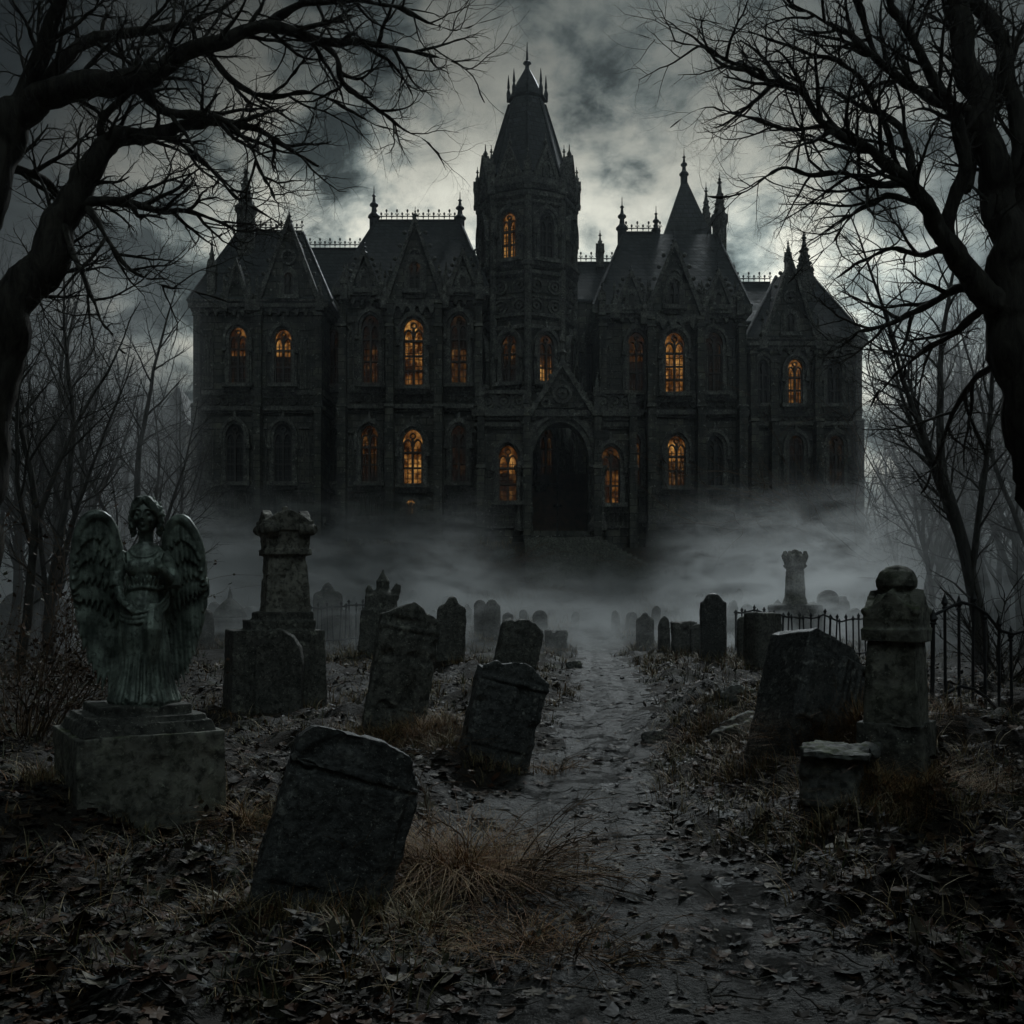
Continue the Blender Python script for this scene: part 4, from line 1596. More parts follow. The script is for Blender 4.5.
# little domed tomb in the mist right of the angel
g = ground_at(230, 640)
k = g.y / FPX
root = thing('domed_tomb', 'small domed tomb with a spike on top in the mist behind the angel', 'tomb', g)
b = MB()
b.lathe([(16 * k, -.3), (16 * k, 18 * k), (19 * k, 19 * k), (18 * k, 22 * k)], (0, 0, 0), 8, math.pi / 8)
p = b.build('drum', M_GRAVE, root, local=True)
weather(p, .05, .02, 2, .008, 9, seed=15)
b = MB()
b.lathe([(18 * k, 22.3 * k), (14 * k, 31 * k), (7 * k, 38 * k), (2 * k, 42 * k), (2.4 * k, 44 * k), (.5 * k, 54 * k)], (0, 0, 0), 12)
p = b.build('dome', M_GRAVE, root, local=True)
weather(p, .04, .012, 2, .006, 9, seed=16)

# fallen fragment by the path
g = ground_at(742, 738)
b = MB()
b.box((0, 0, .06), (.62, .36, .13), .5)
b.box((.1, .06, .12), (.4, .3, .12), .3)
f = b.build('stone_fragment', M_ROCK, None)
weather(f, .016, .03, 4, .008, 15, seed=17, chips=.15)
f.location = g
f.rotation_euler = (R(-14), R(-16), R(20))
tag(f, 'broken flat stone fragment lying in leaves left of the tipped tomb slab', 'stone')

for i, (px, py, s, lb) in enumerate([(655, 742, .16, 'small dark rock beside the path below the dry stems'), (470, 585, .55, 'rounded boulder in dry brush left of the stone steps'),
                                     (505, 562, .7, 'mossy boulder at the left side of the top steps'), (640, 588, .6, 'pale boulder at the right foot of the steps'), (612, 566, .5, 'boulder beside the upper right end of the steps'),
                                     (574, 668, .2, 'small stone at the left edge of the far path'), (735, 700, .2, 'stone half sunk in grass left of the tipped slab')]):
    g = ground_at(px, py)
    b = MB()
    b.ball((0, 0, s * .25), s, 16, 12, (1.1, .8, .6))
    r_ = b.build('rock', M_ROCK, None)
    weather(r_, s * .07, s * .22, 1.6 / s, s * .05, 5 / s, seed=20 + i)
    r_.location = g
    tag(r_, lb, 'rock')

# ------------------------------------------------------------------ the angel
AY = 7.25
AG = Vector(((137 - CX) * AY / FPX, AY, zt((137 - CX) * AY / FPX, AY)))
AK = 6.85 / FPX
ped = thing('statue_pedestal', 'square weathered stone pedestal with two stepped courses under the angel', 'pedestal', AG)
ztop = EYE - (708 - HY) * AK - AG.z           # underside of the statue above the pedestal's foot
yaw = R(33)
b = MB()
b.box((0, 0, (ztop - .185 - .3) / 2), (1.0, 1.0, ztop - .185 + .3), yaw, top=.985)
p = b.build('die', M_MOSSY, ped, local=True)
weather(p, .011, .006, 3.2, .003, 22, seed=30, chips=.05)
b = MB()
b.box((0, 0, ztop - .15), (.90, .90, .085), yaw, top=.93)
b.box((0, 0, ztop - .095), (.80, .80, .05), yaw, top=.96)
b.box((0, 0, ztop - .035), (.62, .62, .068), yaw)
p = b.build('cornice', M_GRAVE, ped, local=True)
weather(p, .009, .004, 3.4, .003, 22, seed=31, chips=.05)
GRAVES.append((AG, .9))

angel = thing('angel_statue', 'green patinated angel statue with raised wings standing on a square pedestal', 'statue', (AG.x + .06, AG.y, AG.z + ztop - .003), R(8))
angel.scale = (1.0, 1.04, 1.045)


def angel_body():
    b = MB()
    S = .0068
    # draped figure, sections from hem to shoulders: z, cx, cy, rx, ry, fold depth
    secs = [(0.00, .0, 0, .245, .215, .9), (.03, .0, 0, .252, .222, 1.0), (.07, .0, 0, .235, .205, 1.0), (.14, .0, 0, .205, .18, 1.0), (.24, .0, 0, .182, .16, .9), (.36, -.005, -.01, .172, .152, .75),
            (.47, -.012, -.015, .172, .15, .6), (.58, -.014, -.012, .166, .14, .45), (.68, -.01, -.005, .156, .128, .3), (.76, 0, 0, .124, .106, .2), (.80, .004, 0, .110, .096, .15),
            (.85, .006, -.005, .128, .104, .15), (.91, .008, -.012, .138, .114, .12), (.97, .008, -.01, .146, .114, .08), (1.02, .006, 0, .148, .098, .05), (1.055, .004, .005, .132, .082, 0), (1.085, .003, .008, .10, .07, 0), (1.105, .002, .006, .066, .062, 0)]
    n = 96
    rs = random.Random(4)
    ph = [rs.uniform(0, 6.28) for _ in range(6)]
    vs_, fs = [], []
    for z, cx, cy, rx, ry, fd in secs:
        for k in range(n):
            a = 2 * math.pi * k / n
            f = .5 * math.sin(11 * a + ph[0] + 1.3 * z) + .35 * math.sin(17 * a + ph[1] - 2.2 * z) + .25 * math.sin(7 * a + ph[2] + 3 * z)
            q = 1 + fd * .115 * f
            vs_.append((cx + math.cos(a) * rx * q, cy + math.sin(a) * ry * q, z))
    m_ = len(secs)
    for i in range(m_ - 1):
        for k in range(n):
            k2 = (k + 1) % n
            fs.append((i * n + k, i * n + k2, (i + 1) * n + k2, (i + 1) * n + k))
    fs.append(tuple(range(n - 1, -1, -1)))
    fs.append(tuple((m_ - 1) * n + k for k in range(n)))
    b.add(vs_, fs)
    # vertical fold ridges over the skirt front, pulled to the bent knee
    for i in range(15):
        a = math.pi * (1.03 + .94 * i / 14) + rs.uniform(-.05, .05)
        xb, yb = math.cos(a) * .238, math.sin(a) * .212
        xm, ym = math.cos(a) * .166 + .01, math.sin(a) * .150
        xt, yt = math.cos(a) * .135, math.sin(a) * .112
        b.tube([(xb * 1.06, yb * 1.05, .012), (xb * .93, yb * .92, .10), (xb * .80, yb * .80, .24), (xm, ym, .42), (xt * 1.1, yt * 1.12, .60)], [.020, .017, .013, .012, .006], 7)
    # bent knee and thigh under the cloth
    b.tube([(.075, -.06, .66), (.082, -.135, .50), (.075, -.125, .40), (.06, -.10, .2)], [.078, .074, .062, .05], 12)
    b.tube([(-.07, -.05, .68), (-.075, -.085, .45), (-.07, -.08, .2)], [.08, .076, .06], 12)
    # overskirt hem swagged across the hips, and a girdle
    for dz, rr in ((0, .017), (.032, .013), (.065, .011)):
        pts = []
        for i in range(21):
            a = math.pi * (1.0 + i / 20)
            sag = .10 * math.sin(math.pi * i / 20) - .09 * (i / 20 - .5)
            pts.append((math.cos(a) * .176, math.sin(a) * .156, .66 + dz - sag))
        b.tube(pts, rr, 7)
    ring = [(math.cos(2 * math.pi * i / 24) * .128 + .004, math.sin(2 * math.pi * i / 24) * .107, .795 + .008 * math.sin(6 * math.pi * i / 24)) for i in range(25)]
    b.tube(ring, .015, 8)
    # bodice: bust, neckline, pleats
    for sx in (-1, 1):
        b.ball((sx * .066 + .006, -.088, .935), .062, 14, 10, (1, .82, .95))
        for j in range(4):
            b.tube([(sx * (.03 + .026 * j), -.125 + .006 * j, .90), (sx * (.05 + .028 * j), -.098, .98), (sx * (.075 + .024 * j), -.05, 1.045)], [.005, .008, .008], 5)
        for j in range(5):
            b.tube([(sx * (.012 + .024 * j), -.112 + .008 * j, .80), (sx * (.016 + .028 * j), -.135 + .010 * j, .87)], [.007, .009], 5)
    nl = [(math.cos(math.pi * (1 + i / 12)) * .098 + .004, -.052 - math.sin(math.pi * i / 12) * .052, 1.058 - .055 * math.sin(math.pi * i / 12)) for i in range(13)]
    b.tube(nl, .010, 7)
    # neck and head, turned slightly
    b.tube([(.002, .008, 1.07), (.004, .0, 1.16), (.006, -.006, 1.235)], [.062, .051, .052], 14)
    hc = Vector((.008, -.014, 1.292))
    HS = 1.16
    b.ball(hc, .086 * HS, 24, 18, (.90, 1.04, 1.24))
    b.ball(hc + HS * Vector((0, -.040, -.062)), .048, 14, 10, (1, .9, .9))
    b.ball(hc + HS * Vector((0, -.070, -.082)), .020, 10, 8)                                   # chin
    b.tube([hc + HS * Vector((0, -.088, .026)), hc + HS * Vector((0, -.104, -.006)), hc + HS * Vector((0, -.112, -.022))], [.008, .009, .0105], 8)   # nose
    for sx in (-1, 1):
        b.ball(hc + HS * Vector((sx * .010, -.101, -.022)), .0065, 8, 6)
        b.tube([hc + HS * Vector((sx * .014, -.094, .030)), hc + HS * Vector((sx * .036, -.090, .037)), hc + HS * Vector((sx * .060, -.072, .026))], [.006, .007, .006], 7)
        b.ball(hc + HS * Vector((sx * .034, -.082, .012)), .0135, 10, 8, (1.2, .8, .8))
        b.ball(hc + HS * Vector((sx * .044, -.062, -.022)), .024, 10, 8)
        b.ball(hc + HS * Vector((sx * .080, -.005, -.005)), .02, 8, 6, (.5, .8, 1.3))
    b.tube([hc + HS * Vector((-.019, -.089, -.049)), hc + HS * Vector((0, -.096, -.047)), hc + HS * Vector((.019, -.089, -.049))], [.003, .0062, .003], 7)
    b.tube([hc + HS * Vector((-.016, -.088, -.060)), hc + HS * Vector((0, -.094, -.060)), hc + HS * Vector((.016, -.088, -.060))], [.003, .0062, .003], 7)
    # arms: her right hangs to the girdle, her left is bent with the hand lifted
    b.tube([(-.132, .0, 1.034), (-.168, .0, .98), (-.186, -.005, .90), (-.196, -.025, .82), (-.165, -.085, .735), (-.128, -.132, .69)], [.046, .050, .046, .042, .033, .024], 14)
    b.tube([(.136, .0, 1.034), (.174, .0, .98), (.200, -.005, .90), (.212, -.03, .825), (.205, -.10, .86), (.178, -.160, .905)], [.046, .050, .046, .042, .033, .024], 14)
    b.tube([(-.20, -.005, .90), (-.206, -.02, .84), (-.20, -.03, .80)], [.058, .062, .06], 12)
    b.tube([(.21, -.005, .90), (.22, -.03, .85), (.222, -.04, .80)], [.058, .062, .058], 12)

    def hand(w, d, up, side):
        d, up = Vector(d).normalized(), Vector(up).normalized()
        sv = d.cross(up).normalized() * side
        w = Vector(w)
        b.tube([w - d * .01, w + d * .025, w + d * .055], [.022, .028, .026], 10)
        for j, (o_, l) in enumerate(((-.021, .056), (-.007, .064), (.007, .060), (.021, .046))):
            p0 = w + d * .05 + sv * o_
            p1 = p0 + d * l * .5 - up * .004
            p2 = p1 + d * l * .35 - up * .014
            p3 = p2 + d * l * .2 - up * .02
            b.tube([p0, p1, p2, p3], [.0095, .009, .008, .006], 7)
        q = w + d * .012 - sv * .024
        b.tube([q, q - sv * .018 + d * .022, q - sv * .016 + d * .048 - up * .008], [.012, .010, .007], 7)
    hand((-.128, -.132, .69), (.75, -.35, -.35), (0, -.6, .6), 1)
    hand((.178, -.160, .905), (-.55, -.35, .75), (-.2, -.9, -.2), 1)
    # plinth ledge of rock under the feet, feet
    b.lathe([(.258, -.02), (.258, .012), (.235, .022)], (0, 0, 0), 20, 0, 1.0, .9)
    for sx, yy in ((-1, -.185), (1, -.20)):
        b.tube([(sx * .07, yy + .1, .05), (sx * .078, yy, .04), (sx * .083, yy - .035, .03)], [.036, .030, .020], 10)
    o = b.build('figure', M_ANGEL, angel, local=True)
    weather(o, .0062, .0022, 9, .0012, 40, seed=40, soft=1)
    o.scale = (.93, 1, 1)
    # curled hair
    h = MB()
    h.ball(hc + HS * Vector((0, .020, .022)), .092 * HS, 18, 14, (.97, 1.0, 1.12))
    rs = random.Random(8)
    for row, (zz_, cnt, rr) in enumerate(((.090, 7, .038), (.066, 12, .072), (.035, 14, .094), (.002, 13, .100), (-.034, 12, .100), (-.070, 10, .094), (-.104, 8, .082))):
        for i in range(cnt):
            a = 2 * math.pi * (i + .5 * (row % 2)) / cnt + rs.uniform(-.1, .1)
            x, y = math.cos(a) * rr, math.sin(a) * rr * 1.02 + .018
            if y < -.028 and zz_ < .060 or y < -.058:
                continue
            if y < -.02 and zz_ < -.02 and abs(x) < .06:
                continue
            p = hc + HS * Vector((x * .96, y, zz_ + rs.uniform(-.008, .008)))
            c = []
            r0 = rs.uniform(.012, .018)
            a0 = rs.uniform(0, 6.28)
            nrm = Vector((math.cos(a), math.sin(a), .2))
            t1 = Vector((-math.sin(a), math.cos(a), 0))
            for q in range(7):
                an = a0 + q * .95
                c.append(p + t1 * math.cos(an) * r0 + Vector((0, 0, 1)) * math.sin(an) * r0 * 1.2 + nrm * (.004 * q))
            h.tube(c, [.012 - .0006 * q for q in range(7)], 6)
    for sx in (-1, 1):
        for dz in (0, -.018, .016):
            h.tube([hc + HS * Vector((0, -.060 + dz, .104 + dz * .4)), hc + HS * Vector((sx * .034, -.078 - dz * .3, .082 + dz)), hc + HS * Vector((sx * .066, -.066, .050 + dz)), hc + HS * Vector((sx * .086, -.034, .012 + dz))], [.012, .017, .017, .013], 8)
        for x, y, z, r in ((.082, .004, .02, .030), (.088, .006, -.02, .030), (.090, .012, -.06, .028), (.084, .018, -.095, .024)):
            h.ball(hc + HS * Vector((sx * x, y, z)), r * HS, 10, 8)
    o = h.build('hair', M_ANGEL, angel, local=True)
    weather(o, .0062, .002, 12, .001, 40, seed=41)
    o.scale = (.93, 1, 1)


def wing(side):
    """side -1 is on the picture's left; feathers in three tiers hung from a curved leading edge"""
    b = MB()
    # leading edge: from the shoulder blade up over the wrist and down the outer side (x outwards, z up)
    K = .0068
    cx = 150
    if side < 0:
        edge = [(124, 572), (118, 548), (112, 527), (102, 517), (90, 520), (81, 535), (76.5, 560), (75, 590)]
        tips = [(76, 612), (78, 632), (82, 652), (87, 668), (93, 682), (99, 693), (105, 700), (112, 704), (119, 704), (126, 700)]
    else:
        edge = [(164, 575), (166, 552), (170, 532), (178, 521), (188, 521), (198, 533), (205, 552), (208, 580)]
        tips = [(208, 602), (206, 622), (203, 642), (199, 658), (194, 672), (189, 684), (184, 692), (178, 697), (172, 698), (166, 695)]
    E = catmull([Vector(((x - cx) * K, 0, (708 - z) * K)) for x, z in edge], 6)
    T = catmull([Vector(((x - cx) * K, 0, (708 - z) * K)) for x, z in tips], 4)

    def bend(p, lift=0.0):
        u = abs(p.x)
        y = .155 - .42 * max(0, u - .12) ** 1.3 * .9 + lift
        y += .05 * math.sin(p.z * 2.2)
        return Vector((p.x, y, p.z))

    def feather(root, tip, w, lift, thick=.012):
        d = tip - root
        L = d.length
        side_v = Vector((-d.z, 0, d.x)).normalized()
        n = 9
        top, bot = [], []
        rows = []
        for i in range(n + 1):
            t = i / n
            ww = w * (.55 + .55 * math.sin(math.pi * min(1, t * .62 + .14))) * (1 if t < .8 else math.sqrt(max(0.02, 1 - ((t - .8) / .2) ** 2)))
            c = root + d * t + side_v * (.10 * L * math.sin(math.pi * t) * .25 * -side)
            row = []
            for q, yy in ((-1, .006), (-.5, -.006), (0, -.016), (.5, -.006), (1, .006)):
                p = bend(c + side_v * ww * q * .5, lift - .03 * t + .016 * q * side)
                row.append(p + Vector((0, yy, 0)))
            rows.append(row)
        vs_, fs = [], []
        for row in rows:
            vs_ += row + [p + Vector((0, thick, 0)) for p in row]
        m_ = 10
        for i in range(n):
            for q in range(4):
                fs.append((i * m_ + q, i * m_ + q + 1, (i + 1) * m_ + q + 1, (i + 1) * m_ + q))
                fs.append((i * m_ + 5 + q + 1, i * m_ + 5 + q, (i + 1) * m_ + 5 + q, (i + 1) * m_ + 5 + q + 1))
            fs.append((i * m_, (i + 1) * m_, (i + 1) * m_ + 5, i * m_ + 5))
            fs.append((i * m_ + 4, i * m_ + 9, (i + 1) * m_ + 9, (i + 1) * m_ + 4))
        fs.append((0, 5, 6, 7, 8, 9, 4, 3, 2, 1))
        e = n * m_
        fs.append((e + 0, e + 1, e + 2, e + 3, e + 4, e + 9, e + 8, e + 7, e + 6, e + 5))
        b.add(vs_, fs)
    nE, nT = len(E) - 1, len(T) - 1
    # primaries
    for i in range(12):
        t = i / 11
        root = E[int((1 - t * .82) * nE)]
        feather(root, T[int(t * nT)], .060, .034 - .002 * i, .016)
    # secondaries
    for i in range(12):
        t = i / 11
        root = E[int((1 - t * .9) * nE)]
        tip = root.lerp(T[int(t * nT)], .62 - .06 * math.sin(t * 3))
        feather(root, tip, .056, .000)
    # coverts
    for row, (fr, w, lf) in enumerate(((.42, .052, -.022), (.28, .046, -.040), (.15, .040, -.052))):
        for i in range(11 + row * 2):
            t = (i + .5 * (row % 2)) / (11 + row * 2)
            root = E[int((1 - t * .95) * nE)]
            tip = root.lerp(T[int(t * nT)], fr)
            feather(root, tip, w, lf)
    b.tube([bend(p, -.05) for p in E], [.026 + .014 * math.sin(math.pi * i / nE) for i in range(nE + 1)], 10)
    o = b.build('wing', M_ANGEL, angel, local=True)
    weather(o, .0066, .003, 8, .001, 40, seed=42 + side)


angel_body()
wing(-1)
wing(1)

# ------------------------------------------------------------------ iron fences


def spear(b, x, y, z0, z1, r):
    b.tube([(x, y, z0), (x, y, z1 - .13)], r, 6)
    b.lathe([(r * 1.9, 0), (r * 1.9, .015), (r * 1.1, .025), (r * 2.5, .055), (r * 1.6, .085), (.001, .15)], (x, y, z1 - .15), 6)


def fence(p0, p1, n, h, r, label, group=None, rails=(.12, .86), scroll=True, wob=0.0, seed=1):
    """pickets between two ground points"""
    p0, p1 = Vector(p0), Vector(p1)
    root = thing('iron_fence', label, 'fence', p0)
    rs = random.Random(seed)
    d = p1 - p0
    for i in range(n + 1):
        f = i / n
        q = p0 + d * f
        z = zt(q.x, q.y)
        b = MB()
        hh = h * (1.0 if i % 2 else .93) + rs.uniform(-.01, .01)
        lean = rs.uniform(-wob, wob)
        b.M = Matrix.Translation((q.x, q.y, z - .15)) @ Matrix.Rotation(lean, 4, 'Y')
        spear(b, 0, 0, 0, hh + .15, r * (1.4 if i % 8 == 0 else 1))
        b.build('picket', M_IRON, root)
    for rl in rails:
        b = MB()
        pts = []
        for i in range(n + 1):
            q = p0 + d * (i / n)
            pts.append((q.x, q.y - r, zt(q.x, q.y) + h * rl))
        b.tube(pts, r * 1.15, 6)
        b.build('rail', M_IRON, root)
    if scroll:
        b = MB()
        for i in range(n):
            q = p0 + d * ((i + .5) / n)
            w = d.length / n * .4
            u = d.normalized()
            z = zt(q.x, q.y) + h * rails[-1]
            b.tube([q * 1 - u * w + Vector((0, -r, z - q.z)), q - u * w * .6 + Vector((0, -r, z - q.z + .05)), q + Vector((0, -r, z - q.z + .07)), q + u * w * .6 + Vector((0, -r, z - q.z + .05)), q + u * w + Vector((0, -r, z - q.z))], r * .7, 5)
        b.build('scrollwork', M_IRON, root)
    return root


fa = ground_at(930, 784)
FY = 9.3
fence(((932 - CX) * FY / FPX, FY, zt((932 - CX) * FY / FPX, FY)), (6.7, 9.9, zt(6.7, 9.9)), 20, 1.06, .014, 'near black iron fence with spear topped pickets beside the capped pedestal monument', wob=.015, scroll=False)
fence((6.6, 29.5, zt(6.6, 29.5)), (10.6, 28.0, zt(10.6, 28)), 26, 1.3, .022, 'distant iron railing between the shouldered stone and the pale column', wob=.05, seed=3, scroll=False)
fence((-7.0, 33, zt(-7, 33)), (-4.2, 34, zt(-4.2, 34)), 16, 1.5, .024, 'distant iron railing behind the stepped pointed gravestone', wob=.05, seed=4, scroll=False)

# ------------------------------------------------------------------ trees


def rand_perp(d, rng):
    v = Vector((rng.gauss(0, 1), rng.gauss(0, 1), rng.gauss(0, 1)))
    v -= d * v.dot(d)
    return v.normalized()


def wander(p, d, L, n, rng, wob, up):
    pts = [p.copy()]
    d = d.copy()
    for i in range(n):
        d += Vector((rng.gauss(0, wob), rng.gauss(0, wob), rng.gauss(0, wob) + up))
        d.normalize()
        pts.append(pts[-1] + d * (L / n))
    return pts


def twigs(mb, pts, r0, r1, level, cfg, rng, t0=.2, L0=None, emit=True):
    """hang side shoots on a limb and recurse; cfg[level] = (spacing, length, segments, wobble, sides)"""
    if level >= len(cfg):
        return
    sp, ln, ns, wob, sides = cfg[level]
    seg = [(pts[i + 1] - pts[i]).length for i in range(len(pts) - 1)]
    tot = sum(seg)
    s = tot * t0 + rng.uniform(0, sp)
    phase = rng.uniform(0, 6.28)
    while s < tot:
        acc, i = 0, 0
        while i < len(seg) - 1 and acc + seg[i] < s:
            acc += seg[i]
            i += 1
        f = (s - acc) / max(seg[i], 1e-6)
        p = pts[i].lerp(pts[i + 1], f)
        d = (pts[i + 1] - pts[i]).normalized()
        t = s / tot
        phase += 2.4 + rng.uniform(-.5, .5)
        a = d.orthogonal().normalized()
        bb = d.cross(a)
        side = a * math.cos(phase) + bb * math.sin(phase)
        side.y *= .75
        ang = rng.uniform(.55, 1.0)
        nd = (d * math.cos(ang) + side.normalized() * math.sin(ang)).normalized()
        L = ln * rng.uniform(.55, 1.15) * (1.08 - .55 * t)
        rr = (r0 + (r1 - r0) * t)
        ra = min(rr * .62, cfg_r[level])
        q = wander(p, nd, L, ns, rng, wob, .035)
        mb.tube(q, [ra + (ra * .22 - ra) * k / ns for k in range(ns + 1)], sides, False)
        twigs(mb, q, ra, ra * .3, level + 1, cfg, rng, .18)
        s += sp * rng.uniform(.6, 1.4)


cfg_r = [.034, .013, .0072, .0048]


def hero_tree(name, label, base_y, limbs, cfg, seed, dy):
    rng = random.Random(seed)
    t = thing(name, label, 'tree', (0, 0, 0))
    first = limbs[0][0][0]
    g = Vector(((first[0] - CX) * base_y / FPX, base_y, 0))
    g.z = zt(g.x, g.y)
    t.location = g
    tr, cr = MB(), MB()
    for li, (pp, spread, t0) in enumerate(limbs):
        n = len(pp)
        drift = rng.uniform(-1, 1) * dy if li else 0
        pts, rad = [], []
        for i, (x, y, r) in enumerate(pp):
            Y = base_y + drift * i / max(1, n - 1) * (1 if li else .2)
            q = P(x, y, Y)
            pts.append(q)
            rad.append(r * (.84 if li else .9) * Y / FPX)
        sub = 9 if li < 2 else 6
        fine = catmull(pts, sub)
        fr = []
        for i in range(len(fine)):
            f = i / sub
            a = min(int(f), n - 2)
            fr.append(rad[a] + (rad[a + 1] - rad[a]) * (f - a))
        for i in range(1, len(fine) - 1):
            w = fr[i] * .35 + .012
            fine[i] = fine[i] + Vector((noise.noise(fine[i] * 2.3 + Vector((li, 0, 0))), noise.noise(fine[i] * 2.3 + Vector((0, li, 5))), noise.noise(fine[i] * 2.3 + Vector((7, 1, li))))) * w * 1.6
            fr[i] *= 1 + .13 * noise.noise(fine[i] * 3.1)
        if li == 0:
            g0 = Vector((fine[0].x, fine[0].y, zt(fine[0].x, fine[0].y) - .3))
            fine.insert(0, g0)
            fr.insert(0, fr[0] * 1.5)
        if li and t0 < .9:            # every bough runs out into a fine tip
            dd = (fine[-1] - fine[-3]).normalized()
            tip = wander(fine[-1], dd, .75, 7, rng, .16, .0)[1:]
            r_end = fr[-1]
            fine += tip
            fr += [r_end * (1 - (k + 1) / 7.6) for k in range(7)]
        tr.tube(fine, fr, 20 if fr[0] > .14 else 9)
        twigs(cr, fine, fr[0], fr[-1], 0, [(c[0] * (1 / spread), c[1] * spread ** .3, *c[2:]) if i == 0 else c for i, c in enumerate(cfg)], rng, t0)
    o = tr.build('trunk', M_BARK, t, smooth=True)
    nr = [v.normal.copy() for v in o.data.vertices]
    for v, n_ in zip(o.data.vertices, nr):          # knots and furrows
        v.co += n_ * (noise.fractal(v.co * 4.5, .7, 2.0, 4) * .030 + noise.noise(Vector((v.co.x * 16, v.co.y * 16, v.co.z * 3))) * .012) * (1 if v.index < 2000 else .6)
    cr.build('crown', M_BARK, t)
    return t


CFG = [(.20, 1.30, 9, .15, 5), (.12, .72, 7, .18, 4), (.085, .36, 4, .2, 3), (.09, .18, 3, .2, 3)]
left_limbs = [
    ([(-58, 760, 40), (-42, 620, 30), (-20, 500, 26), (-6, 400, 24), (15, 310, 22), (40, 262, 21), (55, 220, 18), (82, 184, 15), (110, 146, 11), (131, 136, 9), (173, 129, 7), (215, 121, 5), (250, 126, 3.5), (290, 150, 2.5), (318, 166, 1.4)], 1.0, .55),
    ([(-60, 400, 30), (-40, 260, 27), (0, 155, 22), (19, 113, 19), (47, 87, 17), (94, 85, 15), (136, 80, 13), (164, 66, 10.5), (211, 45, 8.5), (263, 28, 7), (319, 40, 5.5), (356, 42, 4.2), (389, 47, 3), (440, 58, 1.4)], 1.0, .42),
    ([(319, 40, 5), (338, 58, 3.8), (345, 84, 3.2), (365, 100, 2.6), (384, 116, 1.9), (404, 130, 1.2)], 1.0, .15),
    ([(130, 83, 8), (164, 112, 6), (197, 115, 4.6), (225, 120, 3.8), (244, 137, 3), (262, 172, 2), (272, 192, 1.3)], 1.0, .2),
    ([(56, 222, 9), (89, 203, 6.4), (122, 202, 5.4), (159, 211, 4), (188, 213, 2.6), (228, 226, 1.3)], 1.0, .2),
    ([(86, 204, 5), (97, 222, 3.6), (108, 239, 3), (131, 270, 2), (164, 286, 1.2)], 1.0, .2),
    ([(6, 140, 14), (28, 80, 11), (47, 38, 9), (61, 0, 7), (72, -50, 5)], 1.1, .1),
    ([(45, 86, 10), (84, 42, 7), (120, 33, 5.6), (155, 28, 4.6), (188, 22, 3.2), (228, 4, 1.8)], 1.1, .15),
    ([(-20, 180, 9), (0, 169, 7), (33, 174, 5), (50, 182, 4), (62, 200, 2)], 1.0, .2),
    ([(112, 146, 7), (101, 130, 5), (107, 112, 4), (125, 96, 3), (150, 60, 2)], .9, .3),
    ([(205, 46, 5), (230, 80, 4), (270, 96, 3), (310, 92, 2.2), (345, 108, 1.3)], 1.0, .15),
    ([(263, 28, 5), (300, 5, 4), (350, 0, 3), (400, 10, 2), (450, 30, 1.2)], 1.0, .15),
    ([(150, 133, 5), (190, 150, 3.6), (220, 178, 2.6), (240, 200, 1.4)], 1.0, .2),
    ([(20, 300, 7), (-5, 330, 6), (-30, 380, 4)], .8, .3),
    ([(64, 210, 6), (70, 250, 4), (90, 290, 3), (100, 320, 1.5)], .8, .3),
]
right_limbs = [
    ([(1085, 760, 46), (1072, 620, 34), (1052, 500, 30), (1034, 420, 28), (1018, 344, 26), (1006, 283, 23), (998, 202, 18), (985, 142, 16), (972, 77, 14), (955, 21, 12), (944, -40, 10)], 1.0, .62),
    ([(1008, 318, 18), (984, 288, 15), (955, 258, 13), (938, 230, 10), (925, 206, 9), (899, 172, 7), (869, 150, 5.6), (826, 125, 4.6), (796, 90, 3.6), (757, 77, 2.8), (723, 58, 2), (703, 47, 1.2)], 1.0, .25),
    ([(955, 258, 9), (946, 225, 8.4), (963, 172, 8), (959, 129, 7.4), (938, 86, 6.4), (920, 56, 5.4), (895, 13, 4), (880, -20, 3)], 1.0, .2),
    ([(976, 120, 9), (946, 107, 6.5), (912, 86, 5.4), (873, 56, 4.2), (847, 34, 3.4), (822, 21, 2.6), (788, 0, 1.4)], 1.0, .15),
    ([(905, 182, 5), (888, 185, 4.6), (865, 180, 3.8), (843, 172, 3), (809, 176, 2.4), (783, 168, 1.8), (754, 186, 1.1)], 1.0, .15),
    ([(925, 206, 5), (892, 196, 3.8), (873, 202, 3), (852, 215, 2.2), (833, 242, 1.2)], 1.0, .2),
    ([(1050, 330, 18), (1036, 270, 15), (1024, 215, 12), (1019, 129, 10), (998, 43, 8), (972, 5, 6)], 1.0, .2),
    ([(1000, 292, 8), (975, 289, 6), (955, 290, 5), (920, 309, 3.8), (886, 326, 2.6), (856, 333, 1.3)], 1.0, .2),
    ([(918, 204, 6), (908, 150, 4.6), (899, 125, 3.8), (865, 107, 2.6), (830, 90, 1.4)], 1.0, .2),
    ([(899, 172, 4), (880, 120, 3), (850, 70, 2.4), (800, 50, 1.7), (745, 30, 1.1)], 1.0, .2),
    ([(873, 56, 4), (860, 10, 3), (840, -20, 2)], 1.0, .1),
    ([(826, 125, 3), (790, 130, 2.4), (760, 120, 1.8), (720, 110, 1)], 1.0, .1),
    ([(965, 190, 7), (985, 120, 5), (1010, 60, 4), (1030, 10, 3)], .9, .2),
    ([(950, 250, 5), (920, 255, 3.6), (890, 250, 2.6), (860, 262, 1.4)], 1.0, .2),
    ([(1005, 360, 6), (975, 380, 4), (950, 420, 3), (935, 460, 1.6)], .9, .2),
    ([(990, 300, 6), (960, 330, 4), (925, 350, 3), (895, 375, 1.4)], 1.0, .2),
]
hero_tree('bare_tree', 'huge gnarled bare tree at the left edge, boughs reaching over the mansion roof', 12.0, left_limbs, CFG, 11, 1.6)
